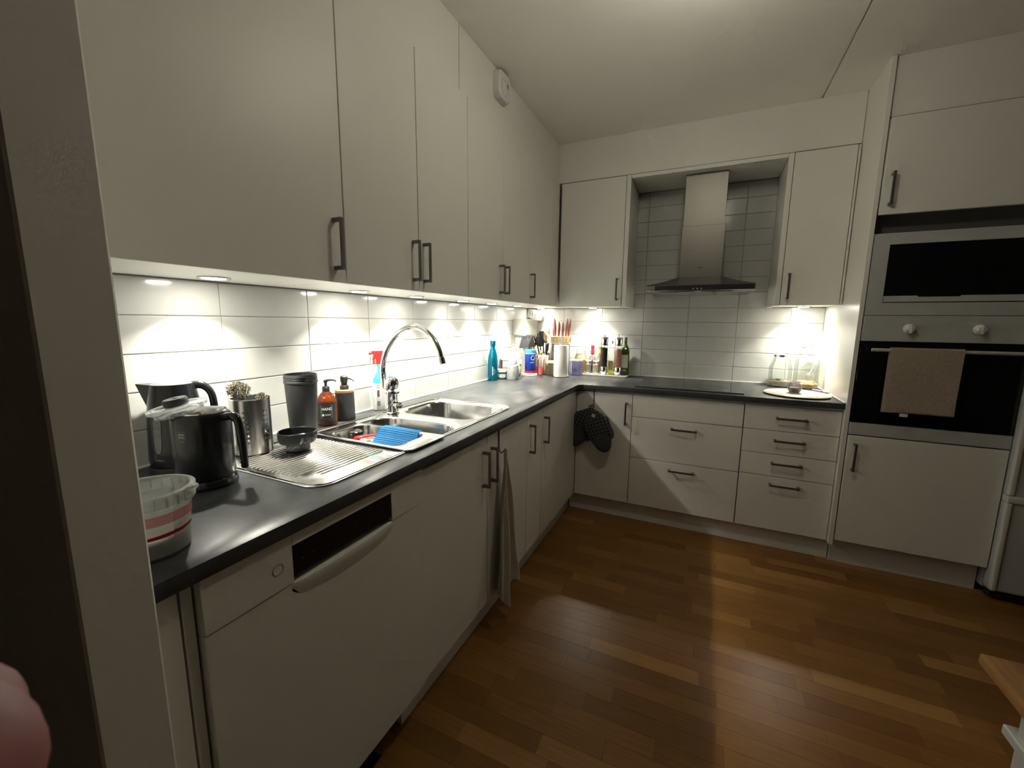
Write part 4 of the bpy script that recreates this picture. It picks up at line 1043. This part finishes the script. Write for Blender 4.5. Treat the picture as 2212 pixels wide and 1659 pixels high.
part('core', lathe([(.0205, .001), (.0205, .2215), (.019, .2215), (.019, .001), (.0205, .001)], 24), mat('cardboard', (.4, .3, .2), .9), t)

t = P('carton', 'purple-blue carton with white top, right of the paper roll', 'carton', .462, -.192, R(-22))
part('carton_body', box(-.044, .044, -.024, .024, 0, .104, .001), mat('carton_purple', (.20, .19, .38), .5, noise=.35, nscale=25), t)
part('carton_top', box(-.045, .045, -.025, .025, .1045, .117, .002), PLW, t)
part('side_print', box(-.0452, -.0442, -.020, .020, .006, .100), mat('carton_lilac', (.42, .44, .62), .5, noise=.2, nscale=30), t)
part('pour_strip', box(-.030, -.024, -.0255, -.0242, .020, .100), mat('strip_cream', (.72, .62, .52), .5), t)
b = text_bm('Hy', .030, .0004, bold=.0006); rot(b, pi/2, 'X'); mv(b, .010, -.0246, .042); part('carton_lettering', b, mat('carton_dark', (.07, .06, .16), .5), t)
part('carton_dot', rot(cyl(.004, 0, .0006, 14, .0001), pi/2, 'X'), PLW, t, (-.020, -.0241, .018))

t = P('clip_jar', 'clip-top glass jar half filled with amber liquid behind the purple carton', 'jar', .462, -.068)
part('jar_glass', lathe_shell([(.047, 0), (.050, .004), (.050, .110), (.046, .135), (.038, .160), (.037, .172)], .002), GLASS, t)
part('amber_liquid', lathe([(0, .004), (.0475, .005), (.0475, .108), (0, .108)], 32), mat('amber_liquid_m', (.42, .25, .06), .3), t)
part('upper_contents', lathe([(0, .109), (.0470, .109), (.043, .135), (.0355, .158), (0, .158)], 32), mat('pale_contents', (.55, .48, .33), .6), t)
part('lid', lathe([(0, .196), (.034, .196), (.039, .192), (.039, .178), (.036, .174), (0, .174)], 32), GLASS, t)
b = tube([(.0385*cos(2*pi*i/32), .0385*sin(2*pi*i/32), .170) for i in range(32)], .0016, 6, closed=True); tube([(.0398*cos(2*pi*i/32), .0398*sin(2*pi*i/32), .184) for i in range(32)], .0014, 6, b, True)
tube(smooth_pts([(.038, -.010, .170), (.048, -.012, .178), (.044, -.006, .192)], 3), .0018, 6, b); part('wire_clip', b, STEELS, t)

# tray with mills, oils
ty2 = P('serving_tray', 'pale rectangular tray under the mills, shakers and oil bottles', 'tray', .660, -.100, R(0))
b = plate(rrect(-.172, .170, -.088, .084, .012, 5), [], 0, .008, .0015); part('tray_bottom', b, mat('tray_pale', (.62, .59, .53), .35), ty2)
b = tube([(x, y_, .010) for x, y_ in rrect(-.170, .168, -.086, .082, .012, 5)], .0038, 8, closed=True); part('tray_lip', b, MATS['tray_pale'], ty2)
TZ = CT+.0085
def mill(x, y_, fill, fm, lb):
    t = T('spice_mill', lb, 'mill', (x, y_, TZ))
    part('mill_base', lathe([(0, 0), (.0268, 0), (.0275, .001), (.0275, .058), (.0262, .060), (0, .060)], 36), STEELS, t)
    part('glass_tube', lathe([(.0258, .060), (.0262, .060), (.0262, .216), (.0258, .216)], 36), GLASS, t)
    part('filling', lathe([(0, .061), (.0250, .061), (.0250, fill), (0, fill+.008)], 32), fm, t)
    part('centre_rod', cyl(.0022, fill+.006, .216, 10), STEELS, t)
    part('mill_head', lathe([(0, .217), (.0275, .217), (.0282, .219), (.0282, .278), (.0268, .280), (0, .281)], 36), STEELS, t)
    part('top_knob', lathe([(0, .281), (.0055, .281), (.0065, .288), (.0055, .295), (0, .297)], 16), CHROME, t)
mill(.649, -.112, .196, mat('peppercorns', (.035, .03, .028), .7, noise=.7, nscale=260, bump=1, bscale=400), 'steel and glass mill full of black peppercorns on the tray')
mill(.752, -.112, .190, mat('pink_salt', (.50, .26, .22), .6, noise=.35, nscale=260, bump=1, bscale=400), 'steel and glass mill full of pink salt on the tray')
for x, y_, lb, fc in ((.535, -.118, 'faceted glass shaker at the left end of the tray', (.50, .48, .40)), (.591, -.122, 'faceted glass shaker directly left of the pepper mill', (.60, .58, .52))):
    t = T('glass_shaker', lb, 'shaker', (x, y_, TZ), 0, 'faceted glass shakers on the tray')
    part('shaker_body', lathe([(0, .001), (.0225, .001), (.0235, .004), (.0225, .078), (.019, .090), (.020, .094), (.018, .094), (.0205, .076), (.0215, .012), (0, .010)], 10), GLASS, t, smooth=False)
    part('contents', lathe([(0, .012), (.0205, .012), (.0205, .072), (0, .074)], 20), mat('shaker_%d' % int(x*1000), fc, .8, noise=.15, nscale=90), t)
    b = lathe([(0, .095), (.0215, .095), (.0265, .104), (.0268, .128), (.024, .144), (.0, .150)], 12); part('faceted_stopper', b, glass('crystal', (.95, .96, .95), .02, 2.5, .25, (.92, .92, .90)), t, smooth=False)
def bottle(nm, lb, x, y_, prof, gm, extra):
    t = T(nm, lb, 'bottle', (x, y_, TZ))
    part('bottle_glass', lathe(prof, 32), gm, t)
    for n_, pr, m in extra: part(n_, lathe(pr, 28), m, t)
    return t
bottle('vinegar_bottle', 'small dark bottle with red foil neck behind the shakers', .546, -.048, [(0, 0), (.024, 0), (.025, .003), (.025, .110), (.020, .135), (.0125, .150), (0, .150)], mat('dark_bottle', (.10, .05, .04), .15),
       [('foil_neck', [(.0, .150), (.0165, .150), (.0135, .172), (.0130, .196), (.0140, .197), (.0140, .210), (.012, .213), (0, .213)], mat('red_foil', (.45, .03, .05), .3, metal=.3))])
bottle('vinegar_bottle', 'small bottle with gold foil neck behind the pepper mill', .606, -.050, [(0, 0), (.023, 0), (.024, .003), (.024, .110), (.019, .135), (.012, .150), (0, .150)], mat('brown_bottle', (.14, .07, .03), .15),
       [('foil_neck', [(0, .150), (.015, .150), (.013, .175), (.0125, .192), (.0150, .193), (.0150, .206), (.0, .209)], mat('gold_foil', (.60, .38, .10), .3, metal=.5))])
YEL = glass('yellow_oil', (.90, .88, .45), .03, 1, .22, (.80, .78, .30))
t = bottle('oil_bottle', 'clear oil bottle with grey stopper between the two mills', .693, -.050, [(0, 0), (.026, 0), (.028, .003), (.028, .150), (.020, .185), (.012, .205), (.0110, .228), (0, .228)], GLASS,
       [('stopper', [(0, .228), (.009, .228), (.009, .250), (0, .252)], GREYP)])
part('oil', lathe([(0, .003), (.0262, .004), (.0262, .085), (0, .085)], 28), YEL, t)
part('label', band(.0283, .030, .100, R(-130), R(-50), 10, .0004), mat('label_olive', (.40, .36, .18), .5), t)
t = T('olive_oil_bottle', 'tall square-shouldered green olive oil bottle with pale label, right end of the tray', 'bottle', (.792, -.052, TZ), R(12))
b = loft([[(x, y_, z) for x, y_ in rrect(-s, s, -s, s, min(s*.98, r_), 5)] for s, z, r_ in ((.030, 0, .008), (.0315, .004, .008), (.0315, .172, .008), (.029, .190, .014), (.020, .212, .018), (.0125, .226, .0125), (.0118, .255, .0118))], True, True)
part('bottle_glass', b, mat('green_glass', (.055, .085, .012), .1, spec=.8), t)
part('cap', lathe([(0, .2555), (.0115, .2555), (.0120, .276), (.010, .280), (0, .280)], 20), mat('dark_cap', (.12, .12, .10), .4), t)
part('front_label', box(-.024, .020, -.0326, -.0318, .055, .150, .0002), mat('label_pale2', (.55, .54, .45), .5), t)

# ------------------------------------------------------------------ right end of the worktop
def bigjar(lb, x, y_, k, r_, h, neck, clip):
    t = T('storage_jar', lb, 'jar', (x, y_, CT))
    part('jar_glass', lathe_shell([(r_*.94, 0), (r_, .006), (r_, h*.62), (r_*.93, h*.72), (neck*1.06, h*.90), (neck, h*.93), (neck, h)], .0025, 48), GLASS, t)
    return t
t = bigjar('large round glass jar with thin metal lid and some flour, right of the hob', 1.772, -.095, 0, .073, .190, .050, 0); t.scale = (.88, .88, 1)
part('lid', lathe([(0, .204), (.050, .204), (.053, .202), (.053, .190), (0, .190)], 40), STEELS, t)
part('flour', lathe([(0, .006), (.068, .008), (.0700, .012), (.0700, .036), (0, .040)], 40), mat('flour', (.60, .52, .38), .9, noise=.1, nscale=60), t)
part('rubber_ring', lathe([(.0715, .036), (.0735, .036), (.0735, .041), (.0715, .041)], 40), mat('flour_line', (.82, .78, .66), .8), t)
b = box(-.006, .020, -.008, .004, .040, .052, .002); part('measuring_scoop', b, GREYP, t, (-.02, -.02, 0))
t = bigjar('tallest clip-top glass jar with a white spoon inside, against the white side panel', 1.908, -.100, 0, .078, .262, .058, 1); t.scale = (.86, .86, 1)
part('lid', lathe([(0, .285), (.045, .285), (.060, .278), (.062, .266), (.058, .262), (0, .262)], 40), GLASS, t)
b = tube([(.060*cos(2*pi*i/36), .060*sin(2*pi*i/36), .252) for i in range(36)], .0018, 6, closed=True); tube([(.0630*cos(2*pi*i/36), .0630*sin(2*pi*i/36), .272) for i in range(36)], .0016, 6, b, True)
tube(smooth_pts([(.020, -.058, .252), (.024, -.070, .240), (.020, -.074, .222)], 3), .002, 6, b); part('wire_clip', b, STEELS, t)
part('grains', lathe([(0, .006), (.072, .010), (.0745, .014), (.0745, .030), (.05, .044), (0, .038)], 40), mat('grains', (.62, .40, .16), .8, noise=.35, nscale=120, bump=1, bscale=200), t)
t = T('scoop_spoon', 'white scoop spoon standing inside the tallest glass jar', 'spoon', (1.915, -.125, CT+.048), R(20), None, R(12), R(8))
b = lathe([(0, -.4), (.6, -.32), (1, 0), (.94, .03), (.55, -.24), (0, -.30)], 24)
for v in b.verts: v.co = Vector((v.co.x*.026, v.co.z*.022, .028+v.co.y*.028))
part('scoop_bowl', b, PLW, t)
part('handle', tube([(0, 0, .054), (.002, -.002, .085), (.004, -.002, .118)], [.006, .0045, .004], 8), PLW, t)

t = P('round_board', 'pale round serving board at the front edge, under the small glass bowl', 'board', 1.812, -.430)
part('board', lathe([(0, .0), (.128, 0), (.158, .006), (.160, .009), (.157, .011), (0, .0115)], 56), mat('board_pale', (.72, .60, .52), .5, noise=.06, nscale=10), t)
t = P('glass_bowl', 'small round-bellied glass candle bowl on the pale round board', 'bowl', 1.800, -.432, 0, CT+.0117); t.scale = (.86, .86, .92)
part('bowl_glass', lathe([(0, 0), (.024, 0), (.030, .004), (.040, .022), (.0415, .036), (.036, .052), (.028, .060), (.0275, .063), (.034, .067), (.036, .069), (.034, .070), (.026, .064), (.0345, .050), (.040, .036), (.0385, .022), (.028, .005), (0, .003)], 40), glass('milky_glass', (.88, .86, .88), .04, 1.6, .30, (.62, .58, .60)), t)
part('wax', lathe([(0, .005), (.027, .006), (.036, .020), (.038, .034), (0, .034)], 32), mat('wax_grey', (.50, .46, .47), .4), t)
t = P('lighter', 'pink stick lighter lying behind the round board by the side panel', 'lighter', 1.925, -.232, R(-50))
part('lighter_body', rot(cyl(.007, 0, .060, 14, .002), pi/2, 'Y'), mat('pink_plastic', (.62, .28, .32), .35), t, (0, 0, .0075))
part('barrel', rot(cyl(.0045, 0, .045, 12, .001), pi/2, 'Y'), mat('barrel_cream', (.60, .55, .45), .4), t, (.060, 0, .0075))
part('barrel_tip', rot(cyl(.0062, 0, .010, 12, .001), pi/2, 'Y'), BLACKM, t, (.103, 0, .0075))

# ------------------------------------------------------------------ hooks, tea towel, oven mitts
def hook(loc, rz, lb):
    t = T('door_hook', lb, 'hook', loc, rz, 'metal hooks over cabinet doors')
    b = tube(smooth_pts([(0, .020, -.006), (0, .020, .0035), (0, .002, .0045), (0, -.0028, .0020), (0, -.0030, -.070), (0, -.012, -.092), (0, -.024, -.082)], 4), .0028, 8)
    part('hook_wire', b, HANDLE, t); return t
hook((FX, -1.735, zt+.0005), q, 'dark metal hook over the sink cabinet door carrying the tea towel')
hook((.705, -FY, zt+.0005), 0, 'dark metal hook over the corner cabinet door carrying the oven mitts')
def f_tea(u, v):
    s = v**.9
    wd = .014+.205*min(1, s*1.10); cy = -1.735+.020*s
    y_ = cy+(u-.5)*wd
    zt_ = .752; hem = .085+.085*abs(u-.42)*1.5+.03*sin(u*12)
    z = zt_-s*(zt_-hem)
    x = FX+.034+.012*s+(.005+.016*s)*sin(u*17+1.0)+.004*sin(s*9+u*6)
    return (x, y_, z)
TEA = mat('tea_towel', (.52, .48, .42), .95, noise=.08, nscale=60, bump=.5, bscale=400, sheen=.2)
t = part('tea_towel', cloth(f_tea, 44, 46, .0018), TEA); tag(t, 'long grey-white tea towel hanging in folds from the hook on the sink cabinet door', 'towel')
t['category'] = 'towel'
MITT = None
def mitt_mat():
    m = mat('mitt_check', (.012, .013, .015), .8, bump=.4, bscale=200, sheen=.2); nt = m.node_tree; b = nt.nodes['Principled BSDF']
    tc = nt.nodes.new('ShaderNodeTexCoord'); mp = nt.nodes.new('ShaderNodeMapping'); mp.inputs['Rotation'].default_value = (0, R(0), 0)
    nt.links.new(tc.outputs['Object'], mp.inputs[0]); sep = nt.nodes.new('ShaderNodeSeparateXYZ'); nt.links.new(mp.outputs[0], sep.inputs[0])
    outs = []
    for ax in ('X', 'Z'):
        a = nt.nodes.new('ShaderNodeMath'); a.operation = 'MODULO'; a.inputs[1].default_value = .022
        a0 = nt.nodes.new('ShaderNodeMath'); a0.operation = 'ADD'; a0.inputs[1].default_value = 2.2; nt.links.new(sep.outputs[ax], a0.inputs[0]); nt.links.new(a0.outputs[0], a.inputs[0])
        c_ = nt.nodes.new('ShaderNodeMath'); c_.operation = 'LESS_THAN'; c_.inputs[1].default_value = .0022; nt.links.new(a.outputs[0], c_.inputs[0]); outs.append(c_)
    mxx = nt.nodes.new('ShaderNodeMath'); mxx.operation = 'MAXIMUM'; nt.links.new(outs[0].outputs[0], mxx.inputs[0]); nt.links.new(outs[1].outputs[0], mxx.inputs[1])
    mx = nt.nodes.new('ShaderNodeMix'); mx.data_type = 'RGBA'; mx.inputs['A'].default_value = (.012, .013, .016, 1); mx.inputs['B'].default_value = (.16, .17, .18, 1)
    nt.links.new(mxx.outputs[0], mx.inputs['Factor']); nt.links.new(mx.outputs['Result'], b.inputs['Base Color']); return m
MITT = mitt_mat(); PALM = mat('mitt_rubber', (.045, .052, .055), .6, bump=.5, bscale=250)
def mitt(lb, loc, tilt, extra):
    t = T('oven_mitt', lb, 'oven mitt', loc, 0, None, 0, tilt)
    out = [(-.012, 0), (.012, 0), (.060, -.050), (.082, -.078), (.082, -.130), (.078, -.200)]
    out2 = out + [(-.070, -.200), (-.082, -.130), (-.080, -.072)]
    b = pillow([(x, z-.006) for x, z in out2], .030, .86); part('quilted_cuff', b, MITT, t)
    o2 = []
    for i in range(18): a = 2*pi*i/18; o2.append((-.004+.058*cos(a)*(1 if sin(a) < 0 else 1.1), -.212+.080*sin(a)))
    part('rubber_palm', pillow(o2, .034, .84), PALM, t, (0, .002, 0))
    o3 = []
    for i in range(14): a = 2*pi*i/14; o3.append((.062+.024*cos(a), -.170+.048*sin(a)))
    part('thumb', pillow(o3, .026, .84), PALM, t, (0, .001, 0))
    part('hanging_loop', tube(smooth_pts([(-.006, 0, -.010), (-.010, -.002, .010), (0, -.003, .022), (.010, -.002, .010), (.006, 0, -.010)], 4), .0022, 6), BLACKM, t)
    if extra: part('care_tag', box(.012, .034, -.018, -.0165, -.050, -.030, .0003), PLW, t, rot_=(0, R(25), 0))
    return t
mitt('black checked oven mitt at the back, tilted left, on the corner cabinet hook', (.705, -FY-.036, .728), R(24), False)
mitt('black checked oven mitt with white tag, tilted right, in front on the cabinet hook', (.707, -FY-.074, .730), R(-22), True)

# ------------------------------------------------------------------ hand of the person taking the photograph, fingertip at the lower left
def skin_chain(pts, rads, levels=2):
    me = bpy.data.meshes.new('sk'); me.from_pydata([p for p in pts[0]], pts[1], []); o = bpy.data.objects.new('sk', me); COL.objects.link(o)
    md = o.modifiers.new('s', 'SKIN'); sv = me.skin_vertices[0].data
    for i, r_ in enumerate(rads): sv[i].radius = (r_, r_)
    sv[0].use_root = True
    sb_ = o.modifiers.new('u', 'SUBSURF'); sb_.levels = levels; sb_.render_levels = levels
    dg = bpy.context.evaluated_depsgraph_get(); m2 = bpy.data.meshes.new_from_object(o.evaluated_get(dg))
    b = BM(); b.from_mesh(m2); bpy.data.objects.remove(o); bpy.data.meshes.remove(m2); return b
hx, hy, hz_ = 1.2500, -3.1738, 1.2078          # fingertip in the room
pr = T('person', 'blurred pinkish fingertip of a person at the lower left corner', 'person', (hx, hy, hz_))
V = []; E = []; RD = []
def addv(p, r_): V.append(p); RD.append(r_); return len(V)-1
# palm hangs below and to the left of the tip; fingers reach up to the phone
palm = addv((-.046, -.052, -.062), .022); w1 = addv((-.050, -.070, -.100), .020); w2 = addv((-.055, -.095, -.150), .022); E += [(palm, w1), (w1, w2)]
for k, (tipo, r_) in enumerate((((0, 0, 0), .0120), ((-.020, .004, -.006), .0085), ((-.040, .004, -.014), .0080), ((-.058, .000, -.026), .0070))):
    kn = addv((-.030-.017*k, -.040, -.036-.007*k), .0105); m1 = addv((tipo[0]*.9-.014-.003*k, tipo[1]-.020, tipo[2]-.012), .0112); m2_ = addv((tipo[0]*.97-.006, tipo[1]-.009, tipo[2]-.004), .0122); tp = addv(tipo, r_)
    E += [(palm, kn), (kn, m1), (m1, m2_), (m2_, tp)]
th1 = addv((-.018, -.062, -.056), .0125); th2 = addv((-.004, -.058, -.034), .0105); th3 = addv((.002, -.048, -.020), .0085); E += [(palm, th1), (th1, th2), (th2, th3)]
SKIN = mat('skin', (.26, .095, .09), .5, noise=.08, nscale=60, sss=.15)
part('hand', skin_chain((V, E), RD), SKIN, pr)
b = lathe([(0, .0006), (.6, .0005), (1, -.0004), (.9, -.0012), (0, -.001)], 16)
for v in b.verts: v.co = Vector((v.co.x*.0045, v.co.y*.0058, v.co.z))
rot(b, R(60), 'X'); part('fingernail', b, mat('nail', (.30, .15, .13), .3), pr, (-.001, -.0055, .0060))
#END
